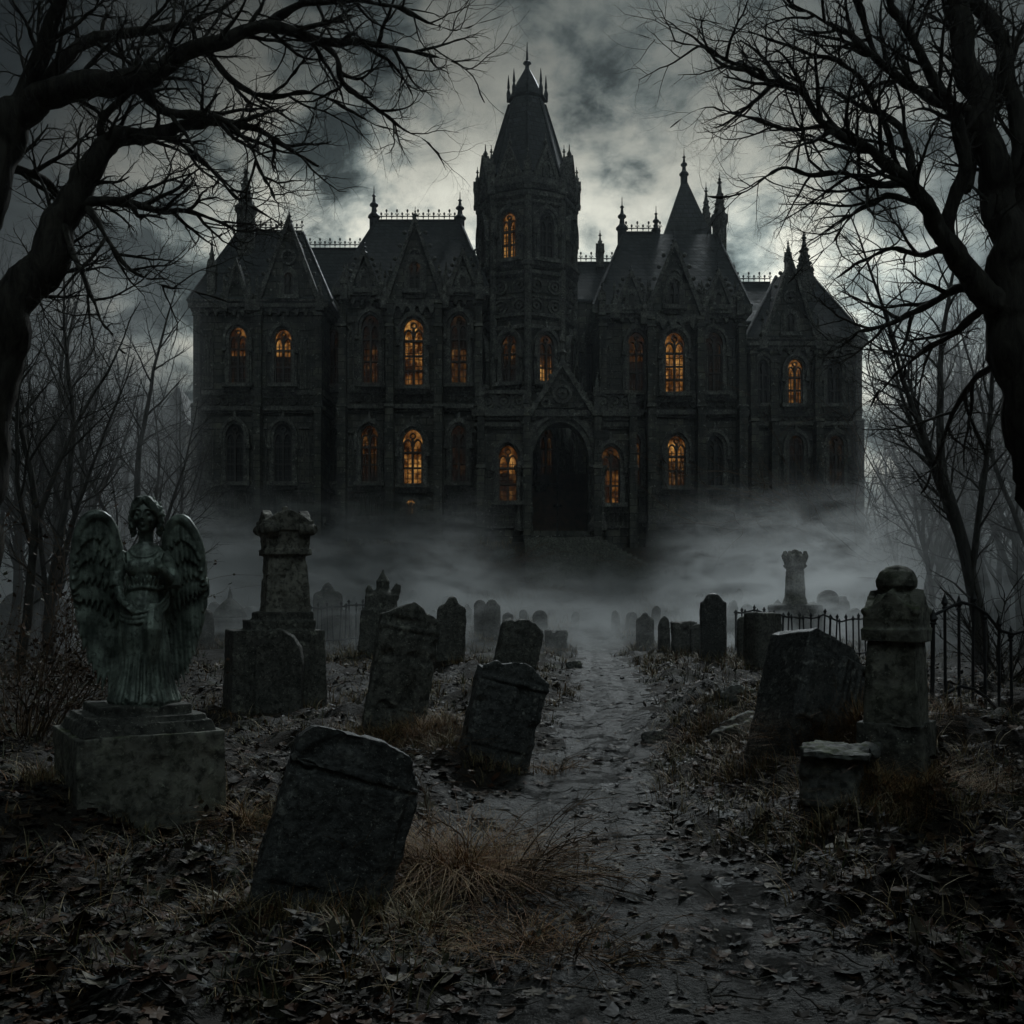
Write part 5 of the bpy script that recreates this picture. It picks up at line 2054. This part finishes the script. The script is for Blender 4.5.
hero_tree('bare_tree', 'huge forked bare tree at the right edge, boughs arching towards the tower', 12.0, right_limbs, CFG, 23, 1.6)


def wood_tree(seed, H_=11.0, r=.16, stems=3, spread=.35, dens=1.0):
    """slender upright bare tree of the wood at the sides"""
    rng = random.Random(seed)
    tr, cr = MB(), MB()
    z0 = 0.0
    trunk = wander(Vector((0, 0, -.3)), Vector((rng.uniform(-.1, .1), 0, 1)), H_ * .42, 8, rng, .05, .02)
    tr.tube(trunk, [r * (1.25 - .5 * i / 8) for i in range(9)], 8)
    for s in range(stems):
        a = 6.28 * s / stems + rng.uniform(-.5, .5)
        i = 3 + rng.randrange(5) if s else 8
        p = trunk[i]
        d = Vector((math.cos(a) * spread, math.sin(a) * spread, 1)).normalized() if s else Vector((rng.uniform(-.2, .2), 0, 1)).normalized()
        L = H_ * rng.uniform(.5, .68)
        q = wander(p, d, L, 12, rng, .07, .04)
        rr = r * (.62 if s else .74)
        tr.tube(q, [rr * (1 - .86 * k / 12) for k in range(13)], 6, False)
        twigs(cr, q, rr, rr * .15, 0, [(.42 / dens, 2.6, 7, .09, 4), (.26 / dens, 1.2, 5, .12, 3), (.17 / dens, .6, 3, .15, 3)], rng, .10)
    twigs(cr, trunk, r, r * .7, 0, [(.8, 2.2, 6, .12, 4), (.4, 1.0, 4, .15, 3), (.3, .45, 3, .16, 3)], rng, .35)
    return tr, cr


PROTO = []


def plant_tree(kind, px, Y, scale, rz, label, group=None, lean=0):
    x = (px - CX) * Y / FPX
    loc = Vector((x, Y, zt(x, Y)))
    while len(PROTO) <= kind:
        k = len(PROTO)
        PROTO.append([wood_tree(100 + k * 7, (11, 12.5, 9.5, 13)[k], (.11, .135, .09, .17)[k], (3, 4, 4, 5)[k], (.32, .42, .5, .4)[k]), None])
    if PROTO[kind][1] is None:
        t = thing('slender_tree', label, 'tree', loc, rz, group)
        tr, cr = PROTO[kind][0]
        tr.build('trunk', M_BARK2, t, local=True, smooth=True)
        cr.build('crown', M_BARK2, t, local=True)
        PROTO[kind][1] = t
        t.scale = (scale,) * 3
    else:
        t = copy_tree(PROTO[kind][1], loc, rz, scale, label, group)
    t.rotation_euler = (0, R(lean), rz)
    return t


WOODG = 'bare trees of the misty wood'
near = [
    (3, 985, 24, .9, .3, 'leaning bare tree in front of the mist at right with a thick forked trunk', -4),
    (1, 1022, 27, .95, 2.0, 'upright bare tree beside the huge forked one at the right edge', -3),
    (0, 932, 34, .8, 1.1, 'thin bare tree nearest the right corner of the mansion', 1),
    (2, 900, 45, .75, 2.5, 'small bare tree beside the right end wall of the mansion', 2),
    (1, 50, 24, .82, .7, 'slanting bare tree at left rising behind the angel wing', 9),
    (3, 92, 33, .82, 1.9, 'bare tree with spreading upswept boughs between angel and outbuilding', 4),
    (0, 18, 21, .85, 2.9, 'thin bare tree nearest the huge gnarled one at left', 5),
    (2, 128, 45, 1.05, 4.1, 'bare tree with a fan of fine twigs close to the left end of the mansion', 1),
    (1, 1045, 31, 1.0, 4.4, 'bare tree partly beyond the right edge of the picture', -4),
    (2, 30, 30, 1.25, 5.2, 'many stemmed bare tree between the gnarled one and the angel wing', 8),
    (0, 110, 38, 1.15, 3.3, 'bare tree left of the outbuilding with high thin boughs', 6),
    (2, 985, 33, 1.2, 1.4, 'many stemmed bare tree behind the near iron fence', -4),
    (0, 955, 40, 1.05, 5.0, 'high thin bare tree between the mansion corner and the leaning one', 1),
    (0, 70, 40, 1.1, .2, 'tall slim bare tree in the middle of the left wood', 3),
]
for kind, px, Y, sc, rz, lb, ln in near:
    plant_tree(kind, px, Y, sc, rz, lb, WOODG, ln)
rng = random.Random(71)
for i in range(17):
    px, Y = rng.uniform(-25, 165), rng.uniform(26, 52)
    plant_tree((0, 2, 2, 1)[i % 4], px, Y, rng.uniform(.8, 1.2), rng.uniform(0, 6.28), 'slim grey bare tree of the wood left of the mansion', 'slim bare trees left of the mansion', rng.uniform(0, 8))
for i in range(17):
    px, Y = rng.uniform(912, 1070), rng.uniform(30, 54)
    plant_tree((0, 2, 2, 1)[i % 4], px, Y, rng.uniform(.8, 1.2), rng.uniform(0, 6.28), 'slim grey bare tree of the wood right of the mansion', 'slim bare trees right of the mansion', rng.uniform(-3, 3))
rng = random.Random(77)
for i, (px, Y) in enumerate([(-30, 36), (5, 50), (40, 58), (100, 64), (150, 66), (-60, 48), (75, 75), (175, 80), (20, 82),
                             (935, 52), (965, 44), (1010, 55), (905, 68), (945, 72), (1040, 66), (985, 80), (1075, 42), (890, 82)]):
    plant_tree(rng.randrange(4), px, Y, rng.uniform(.85, 1.15), rng.uniform(0, 6.28), 'faint bare tree fading into the mist deep in the wood', WOODG, rng.uniform(-5, 5))


def far_wood(name, x0, x1, seed, label):
    """the wood beyond reads as one mass: many thin trunks and forked tops"""
    rng = random.Random(seed)
    b = MB()
    for i in range(150):
        x, y = rng.uniform(x0, x1), rng.uniform(84, 125)
        z = zt(x, y) - .3
        H_ = rng.uniform(7, 13)
        q = wander(Vector((x, y, z)), Vector((rng.uniform(-.1, .1), 0, 1)), H_, 8, rng, .06, .02)
        r = rng.uniform(.1, .22)
        b.tube(q, [r * (1 - .85 * k / 8) for k in range(9)], 4, False)
        twigs(b, q, r, r * .1, 1, [None, (.7, 2.3, 5, .1, 3), (.5, 1.0, 3, .14, 3)], rng, .3)
    o = b.build(name, M_BARK2)
    tag(o, label, 'wood', kind='stuff')


far_wood('far_wood', -75, -24, 5, 'far bare wood beyond the outbuilding and the left wing')
far_wood('far_wood', 26, 80, 6, 'far bare wood beyond the right wing')

# ------------------------------------------------------------------ shrubs and brambles


def shrub(px, py, rpx, hpx, n, label, seed, leaves=0, name='bare_shrub', thick=.012, col=None, arch_=.0, spread=.9, Yfix=None):
    rng = random.Random(seed)
    if Yfix:
        x = (px - CX) * Yfix / FPX
        g = Vector((x, Yfix, zt(x, Yfix)))
    else:
        g = ground_at(px, py)
    k = g.y / FPX
    root = thing(name, label, 'shrub', g)
    b = MB()
    lv = TMB()
    for i in range(n):
        a = rng.uniform(0, 6.28)
        rr = rpx * k * rng.random() ** .5
        base = Vector((math.cos(a) * rr * .5, math.sin(a) * rr * .5, 0))
        base.z = zt(g.x + base.x, g.y + base.y) - g.z - .03
        d = Vector((math.cos(a) * spread, math.sin(a) * spread, rng.uniform(.5, 1.3))).normalized()
        L = hpx * k * rng.uniform(.6, 1.4)
        q = wander(base, d, L, 9, rng, .13, -arch_)
        for p_ in q:
            p_.z = max(p_.z, zt(g.x + p_.x, g.y + p_.y) - g.z + .015)
        t = thick * rng.uniform(.5, 1.2)
        b.tube(q, [t * (1 - .8 * j / 9) for j in range(10)], 4, False)
        for j in range(2, 9):
            for _ in range(2):
                if rng.random() < .75:
                    d2 = ((q[j + 1] - q[j]).normalized() + rand_perp(Vector((0, 0, 1)), rng) * .9 + Vector((0, 0, rng.uniform(-.3, .6)))).normalized()
                    q2 = wander(q[j], d2, L * rng.uniform(.15, .42), 5, rng, .2, -arch_ * .5)
                    b.tube(q2, [t * .5 * (1 - .7 * e / 5) for e in range(6)], 3, False)
                    if leaves and rng.random() < leaves:
                        for e in (2, 4, 5):
                            lv.cc = rng.choice([(.06, .035, .02), (.10, .045, .02), (.05, .05, .025), (.09, .06, .03), (.045, .03, .022)])
                            leaf(lv, q2[e], rng.uniform(.025, .05), rng)
    b.build('stems', col or M_BARK, root, local=True)
    if leaves:
        lv.build('leaves', M_LEAF, root, local=True)
    return root


MAPLE = [(0, -.55), (.10, -.30), (.42, -.42), (.36, -.16), (.72, .04), (.46, .12), (.54, .42), (.24, .34), (0, .85), (-.24, .34), (-.54, .42), (-.46, .12), (-.72, .04), (-.36, -.16), (-.42, -.42), (-.10, -.30)]
OVAL = [(0, -.7), (.28, -.4), (.38, 0), (.26, .4), (0, .8), (-.26, .4), (-.38, 0), (-.28, -.4)]


def leaf(b, p, s, rng, flat=False, shape=None):
    """one curled leaf: centre plus a lobed rim"""
    sh = shape or (MAPLE if rng.random() < .55 else OVAL)
    a = rng.uniform(0, 6.28)
    tl = rng.uniform(0, .28) if flat else rng.uniform(0, 1.1)
    M = Matrix.Rotation(a, 3, 'Z') @ Matrix.Rotation(tl, 3, 'X') @ Matrix.Rotation(rng.uniform(-.25, .25), 3, 'Y')
    cu, cv = rng.uniform(-.1, .4), rng.uniform(-.3, .3)
    vs_ = [p + M @ Vector((0, 0, 0))]
    for x, y in sh:
        vs_.append(p + M @ (Vector((x, y, cu * (x * x + y * y) * .9 + cv * x * y + rng.uniform(-.06, .06))) * s))
    n = len(sh)
    b.add(vs_, [(0, 1 + i, 1 + (i + 1) % n) for i in range(n)])


shrub(26, 735, 80, 185, 80, 'tangled leafy bramble at the left edge beside the pedestal', 1, leaves=.7, name='bramble_bush', thick=.007, arch_=.035, spread=.5, col=M_STEM)
shrub(15, 640, 40, 80, 20, 'dark bramble with few dead leaves behind the left edge bramble', 2, leaves=.4, name='bramble_bush', thick=.008, arch_=.10)
shrub(480, 890, 90, 120, 80, 'arching dead bramble spilling onto the path from the nearest gravestone', 3, leaves=.05, name='bramble_bush', thick=.0065, arch_=.12, col=M_STEM)
shrub(575, 955, 60, 110, 34, 'low thorny bramble at the foreground edge of the path', 4, leaves=.12, name='bramble_bush', thick=.0042, arch_=.15, col=M_STEM)
shrub(255, 835, 24, 60, 18, 'twiggy weed between the pedestal and the nearest gravestone', 5, leaves=.2, name='dead_weed', thick=.0035, arch_=.05)
shrub(437, 748, 24, 46, 26, 'knot of curled dry stems between the gabled and the cracked gravestones', 6, name='dead_weed', thick=.005, arch_=.12, col=M_STEM)
shrub(555, 772, 20, 40, 18, 'curled dry weed at the right foot of the cracked gravestone', 7, name='dead_weed', thick=.005, arch_=.12, col=M_STEM)
shrub(686, 732, 14, 34, 9, 'hoop of dead stems beside the path', 8, name='dead_weed', thick=.008, arch_=.25)
shrub(808, 745, 40, 60, 30, 'dry brush at the foot of the tipped tomb slab', 9, name='dead_weed', thick=.005, arch_=.06, col=M_STEM)
shrub(915, 800, 30, 60, 34, 'straggly dead weed in front of the capped pedestal monument', 10, leaves=.1, name='dead_weed', thick=.004, arch_=.12, col=M_STEM)
shrub(990, 790, 40, 60, 30, 'straggly undergrowth at the foot of the near iron fence', 11, leaves=.2, name='dead_weed', thick=.004, arch_=.08)
shrub(320, 688, 20, 46, 18, 'dry weed right of the column monument base', 12, name='dead_weed', thick=.007, arch_=.12)
shrub(862, 0, 50, 190, 40, 'bare shrub spreading against the right wing of the mansion', 13, thick=.05, arch_=.02, Yfix=51, spread=.9, col=M_STEM)
shrub(905, 0, 40, 120, 26, 'bare shrub right of the mansion corner', 14, thick=.045, arch_=.01, Yfix=49, spread=.8)
shrub(490, 0, 40, 46, 60, 'heap of dry brushwood left of the steps', 15, thick=.035, arch_=.12, Yfix=51, spread=1.4, col=M_STEM)
shrub(440, 0, 50, 40, 50, 'pale dry brush under the left bay of the mansion', 16, thick=.03, arch_=.12, Yfix=50, spread=1.4, col=M_STEM)
shrub(655, 0, 40, 40, 50, 'heap of dry brushwood right of the steps', 17, thick=.03, arch_=.12, Yfix=51, spread=1.4, col=M_STEM)
shrub(560, 0, 46, 26, 46, 'low dry brush at the foot of the steps', 18, thick=.025, arch_=.15, Yfix=45.5, spread=1.5, col=M_STEM)
shrub(730, 0, 50, 42, 50, 'brush growing under the right bay of the mansion', 19, thick=.03, arch_=.1, Yfix=52, spread=1.3, col=M_STEM)
shrub(1005, 0, 30, 110, 26, 'dark bare shrub at the right edge behind the fence', 20, thick=.02, arch_=.02, Yfix=17, spread=.6)



def shade_yew(x, y, seed, label):
    """unseen dense evergreen, added behind the viewpoint to shade the near ground"""
    rng = random.Random(seed)
    root = thing('shade_yew_tree', label, 'tree', (x, y, zt(x, y)))
    b = MB()
    tr = wander(Vector((0, 0, -.3)), Vector((0, 0, 1)), 6.5, 8, rng, .06, .02)
    b.tube(tr, [.42 * (1 - .09 * i) for i in range(9)], 10)
    c = MB()
    for i in range(26):
        a = rng.uniform(0, 6.28)
        p = tr[rng.randrange(4, 9)]
        q = wander(p, Vector((math.cos(a), math.sin(a), rng.uniform(-.02, .35))).normalized(), rng.uniform(2.6, 5.2), 8, rng, .1, .0)
        b.tube(q, [.10 * (1 - .1 * k) for k in range(9)], 5, False)
        for k in range(2, 9):
            for _ in range(34):
                o = q[k] + Vector((rng.gauss(0, .42), rng.gauss(0, .42), rng.gauss(0, .28)))
                d = Vector((rng.gauss(0, 1), rng.gauss(0, 1), rng.gauss(-.2, .5))).normalized()
                sd = rand_perp(d, rng) * .09
                L = rng.uniform(.2, .42)
                c.add([o - sd * .4, o + d * L * .5 - sd, o + d * L, o + d * L * .5 + sd], [(0, 1, 2, 3)])
    b.build('trunk', M_BARK, root, local=True, smooth=True)
    c.build('crown', simple('shade_yew_needles', (.035, .05, .025), .7, 0, .4, 5), root, local=True)


shade_yew(-3.6, -4.6, 61, 'unseen evergreen added on the left behind the viewpoint to shade the foreground')
shade_yew(3.4, -5.2, 62, 'unseen evergreen added on the right behind the viewpoint to shade the foreground')  # both stand out of view, added to keep sky light off the foreground

# ------------------------------------------------------------------ dry grass
LEAFC = [(.020, .013, .008), (.040, .022, .011), (.07, .035, .015), (.025, .02, .016), (.048, .037, .026), (.095, .08, .058), (.013, .013, .012), (.06, .021, .009), (.02, .026, .026)]
GRASSC = [(.26, .19, .09), (.34, .26, .14), (.17, .11, .05), (.22, .11, .045), (.13, .12, .05), (.40, .33, .21), (.09, .075, .04)]


def near_grave(x, y):
    return min((Vector((x - g.x, y - g.y)).length - w * .5 for g, w in GRAVES), default=9)


def blade(b, p, h, lean_v, w, rng):
    sd = Vector((-lean_v.y, lean_v.x, 0))
    sd = sd.normalized() if sd.length > 1e-6 else Vector((1, 0, 0))
    vs_ = []
    n = 4
    for i in range(n + 1):
        t = i / n
        c = p + Vector((0, 0, h * (t - .35 * t * t * min(1.6, lean_v.length / max(h, .01))))) + lean_v * t * t
        ww = w * (1 - t * .92)
        vs_ += [c - sd * ww, c + sd * ww]
    b.add(vs_, [(2 * i, 2 * i + 1, 2 * i + 3, 2 * i + 2) for i in range(n)])


def tuft(b, x, y, h, n, r, rng, cols=None):
    for _ in range(n):
        a, q = rng.uniform(0, 6.28), r * rng.random() ** .6
        px_, py_ = x + math.cos(a) * q, y + math.sin(a) * q
        b.cc = rng.choice(cols or GRASSC)
        hh = h * rng.uniform(.4, 1.2)
        l = hh * rng.uniform(.2, 1.5)
        a2 = a + rng.uniform(-1.2, 1.2)
        blade(b, Vector((px_, py_, zt(px_, py_) - .01)), hh, Vector((math.cos(a2) * l, math.sin(a2) * l, 0)), rng.uniform(.0030, .0065) * max(1, y / 9), rng)


def make_grass():
    rng = random.Random(3)
    b = TMB()
    # ring of grass round every stone
    for g, w in GRAVES:
        n = 40 if g.y < 14 else 16
        for i in range(n):
            a = rng.uniform(math.pi * .9, math.pi * 2.1) if rng.random() < .75 else rng.uniform(0, 6.28)
            d = w * .5 + rng.uniform(.03, .35)
            x, y = g.x + math.cos(a) * d, g.y + math.sin(a) * d * .8
            if path_d(x, y) > .1:
                tuft(b, x, y, rng.uniform(.10, .26) * (1 if g.y < 16 else 1.5), 16 if g.y < 14 else 10, .10, rng)
    # marked clumps of straw
    for px, py, sp, n, h in ((440, 905, .5, 120, .20), (500, 930, .35, 60, .18), (405, 745, .5, 60, .22), (540, 775, .35, 40, .2), (795, 735, .7, 110, .26), (760, 700, .8, 70, .25), (860, 720, .5, 60, .3),
                             (895, 800, .5, 80, .22), (700, 740, .5, 50, .2), (290, 700, .6, 50, .25), (430, 690, .8, 60, .25), (560, 690, .6, 40, .22), (560, 655, 1.2, 50, .3), (720, 665, 1.4, 70, .3), (265, 815, .2, 24, .2),
                             (960, 800, .6, 60, .2), (340, 660, 1.2, 50, .3), (650, 660, 1.0, 40, .28), (800, 690, .8, 50, .28), (960, 870, .8, 50, .14), (120, 900, .8, 30, .12)):
        g = ground_at(px, py)
        for i in range(n):
            x, y = g.x + rng.gauss(0, sp), g.y + rng.gauss(0, sp * .8)
            if path_d(x, y) > .05:
                tuft(b, x, y, h * rng.uniform(.6, 1.2), 12, .09, rng)
    # thinner cover over the rest of the churchyard
    for i in range(5200):
        y = 4 + 44 * rng.random() ** 1.5
        x = rng.uniform(-.58, .58) * y
        if path_d(x, y) > .12 and noise.noise(Vector((x * .6, y * .6, 4))) > -.12:
            cols = GRASSC if rng.random() < .7 else [(.05, .065, .022), (.07, .08, .03), (.04, .045, .02)]
            tuft(b, x, y, rng.uniform(.08, .2) * (1 + y / 40), 7, .12 + y * .004, rng, cols)
    # pale rank grass on the slope below the house
    for i in range(2600):
        y = rng.uniform(30, 56)
        x = rng.uniform(-.36, .40) * y
        if path_d(x, min(y, 45)) > .3 and not (y > 45.5 and .2 < x < 8.2) and noise.noise(Vector((x * .35, y * .35, 7))) > -.2:
            tuft(b, x, y, rng.uniform(.25, .6), 7, .5, rng)
    o = b.build('dry_grass', M_BLADE)
    tag(o, 'dry straw coloured grass between the graves and along the path', 'grass', kind='stuff')


def make_leaves():
    rng = random.Random(9)
    b = TMB()
    n = 0
    while n < 30000:
        y = 3.1 + 23 * rng.random() ** 2.1
        x = rng.uniform(-.60, .60) * y + rng.uniform(-.4, .4)
        d = path_d(x, y)
        pr = 1.0 if d > .15 else (.6 if d > -.15 else .17)
        if rng.random() > pr or (d > .2 and noise.noise(Vector((x * 1.2, y * 1.2, 9))) < -.28 and rng.random() < .6):
            continue
        if near_grave(x, y) < -.12:
            continue
        b.cc = rng.choice(LEAFC) if rng.random() > .05 else (.19, .165, .125)
        s = .022 + .048 * rng.random() ** 1.6 + (.045 if rng.random() < .09 else 0)
        s *= 1 + .02 * y
        leaf(b, Vector((x, y, zt(x, y) + (.010 + .035 * rng.random() ** 2 if d > .1 else .008))), s, rng, flat=(d < .1 or rng.random() < .82))
        n += 1
    o = b.build('fallen_leaves', M_LEAF)
    tag(o, 'dead brown and grey leaves littering the ground and path edges', 'fallen leaves', kind='stuff')
    # bits of twig
    b = MB()
    for i in range(500):
        y = 3.3 + 14 * rng.random() ** 1.7
        x = rng.uniform(-.58, .58) * y
        a = rng.uniform(0, 6.28)
        L = rng.uniform(.08, .4)
        q = wander(Vector((x, y, zt(x, y) + .015)), Vector((math.cos(a), math.sin(a), .05)), L, 4, rng, .15, 0)
        for p_ in q:
            p_.z = zt(p_.x, p_.y) + .015 + rng.uniform(0, .02)
        b.tube(q, [.005, .0045, .004, .003, .002], 4)
    o = b.build('twig_litter', M_BARK)
    tag(o, 'snapped dry twigs scattered through the leaves', 'twigs', kind='stuff')




def clump(px, py, rpx, hpx, n, label, seed, cols=None):
    rng = random.Random(seed)
    g = ground_at(px, py)
    k = g.y / FPX
    b = TMB()
    for i in range(n):
        a, q = rng.uniform(0, 6.28), abs(rng.gauss(0, .62)) * rpx * k
        x, y = g.x + math.cos(a) * q, g.y + math.sin(a) * q * .6
        b.cc = rng.choice(cols or [(.34, .17, .06), (.28, .12, .04), (.40, .27, .12), (.20, .10, .04), (.30, .20, .09), (.13, .075, .035)])
        hh = hpx * k * rng.uniform(.3, 1.25) * math.exp(-.35 * (q / (rpx * k)) ** 2)
        l = hh * rng.uniform(.5, 2.6)
        a2 = a + rng.gauss(0, 1.2)
        if path_d(x, y) < -.12 and rng.random() < .8:
            continue
        blade(b, Vector((x, y, zt(x, y) - .01)), hh, Vector((math.cos(a2) * l, math.sin(a2) * l, 0)), rng.uniform(.0022, .0045), rng)
    o = b.build('grass_clump', M_BLADE, None, loc=g)
    tag(o, label, 'grass clump')


clump(470, 885, 100, 84, 3200, 'russet clump of matted dead grass at the right side of the nearest gravestone', 1)
clump(530, 950, 90, 46, 1500, 'low clump of dead grass sprawling at the foreground path edge', 2)
clump(420, 742, 51, 37, 840, 'straw clump between the gabled and the cracked gravestones', 3)
clump(548, 775, 39, 28, 520, 'straw clump at the right foot of the cracked gravestone', 4)
clump(860, 735, 75, 55, 1200, 'straw clump between the tipped tomb slab and the pedestal monument', 5)
clump(800, 742, 66, 37, 840, 'straw clump at the front foot of the tipped tomb slab', 6)
clump(905, 812, 75, 48, 1200, 'straw clump covering the foot of the pedestal monument', 7)
clump(244, 828, 26, 48, 260, 'straw clump between the pedestal and the nearest gravestone', 8)
clump(690, 742, 34, 22, 300, 'flattened straw clump round the hoop of stems beside the path', 9)
clump(268, 822, 22, 16, 700, 'low yellow green mossy tuft between the pedestal and the nearest gravestone', 10, [(.12, .13, .03), (.16, .15, .04), (.08, .10, .03)])

make_grass()
make_leaves()

# ------------------------------------------------------------------ haze and ground mist


def make_air():
    b = MB()
    b.box2(-140, 140, -8, 150, -3, 46)
    m = bpy.data.materials.new('haze')
    m.use_nodes = True
    t = NT(m.node_tree)
    out = t.n('ShaderNodeOutputMaterial')
    v = t.n('ShaderNodeVolumePrincipled', {'Color': (.80, .9, .95), 'Density': HAZE, 'Anisotropy': .55})
    t.t.links.new(v.outputs[0], out.inputs['Volume'])
    o = b.build('haze', m)
    tag(o, 'thin grey night haze filling the whole churchyard', 'haze', kind='stuff')
    # drifting banks of mist low over the far graves and the slope
    b = MB()
    b.box2(-62, 62, 14, 84, -1.2, 24)
    m = bpy.data.materials.new('ground_mist')
    m.use_nodes = True
    t = NT(m.node_tree)
    out = t.n('ShaderNodeOutputMaterial')
    co = t.n('ShaderNodeTexCoord').outputs['Object']
    s = t.n('ShaderNodeSeparateXYZ', {0: co})
    hz_ = t.mr(s.outputs[1], 31, 57, 0, 4.7, True)              # the mist follows the slope
    zr = t.m('SUBTRACT', s.outputs[2], hz_)
    ax = t.m('ABSOLUTE', t.m('SUBTRACT', t.m('DIVIDE', s.outputs[0], s.outputs[1]), .065))
    yf = t.mr(s.outputs[1], 27, 39, .0, 1, True)
    ys, yb = t.mr(s.outputs[1], 41, 48, 1, 0, True), t.mr(s.outputs[1], 45, 54, 1, 0, True)
    sp = t.vm('MULTIPLY', co, (.46, .24, 1.05))
    n1 = t.noise(sp, 1.0, 6, .66, 1.3)
    nf = t.mr(n1, .42, .62, .0, 2.0, True)
    # a thin dense sheet on the ground, and ragged banks lifting off it away from the steps
    sheet = t.m('MULTIPLY', t.m('MULTIPLY', ys, t.m('POWER', t.mr(zr, -.2, 1.9, 1, 0), 1.6)), t.m('ADD', .5, t.m('MULTIPLY', nf, .6)))
    bank = t.m('MULTIPLY', t.m('MULTIPLY', yb, t.m('POWER', t.mr(zr, -.3, 5.0, 1, 0), 2.0)), t.m('MULTIPLY', nf, t.mr(ax, .055, .14, .0, .8, True)))
    low = t.m('MULTIPLY', t.m('MULTIPLY', t.m('ADD', sheet, bank), yf), MIST)
    # the house stands out of it; the woods on both sides are full of it
    side = t.mr(t.m('ABSOLUTE', t.m('SUBTRACT', t.m('DIVIDE', s.outputs[0], s.outputs[1]), .02)), .31, .42, 0, 1, True)
    tall = t.m('POWER', t.mr(s.outputs[2], 0, 22, 1, 0), 2.0)
    wood = t.m('MULTIPLY', t.m('MULTIPLY', side, tall), t.m('MULTIPLY', t.mr(s.outputs[1], 19, 34, 0, 1, True), t.m('MULTIPLY', t.m('ADD', .5, t.m('MULTIPLY', nf, .5)), WOODMIST)))
    den = t.m('ADD', low, wood)
    v = t.n('ShaderNodeVolumePrincipled', {'Color': (.97, .995, 1.0), 'Density': den, 'Anisotropy': .6})
    t.t.links.new(v.outputs[0], out.inputs['Volume'])
    m.cycles.volume_step_rate = .11
    o = b.build('ground_mist', m)
    tag(o, 'pale mist drifting low between the graves and the mansion', 'mist', kind='stuff')


HAZE, MIST, WOODMIST = .0003, .42, .06
make_air()
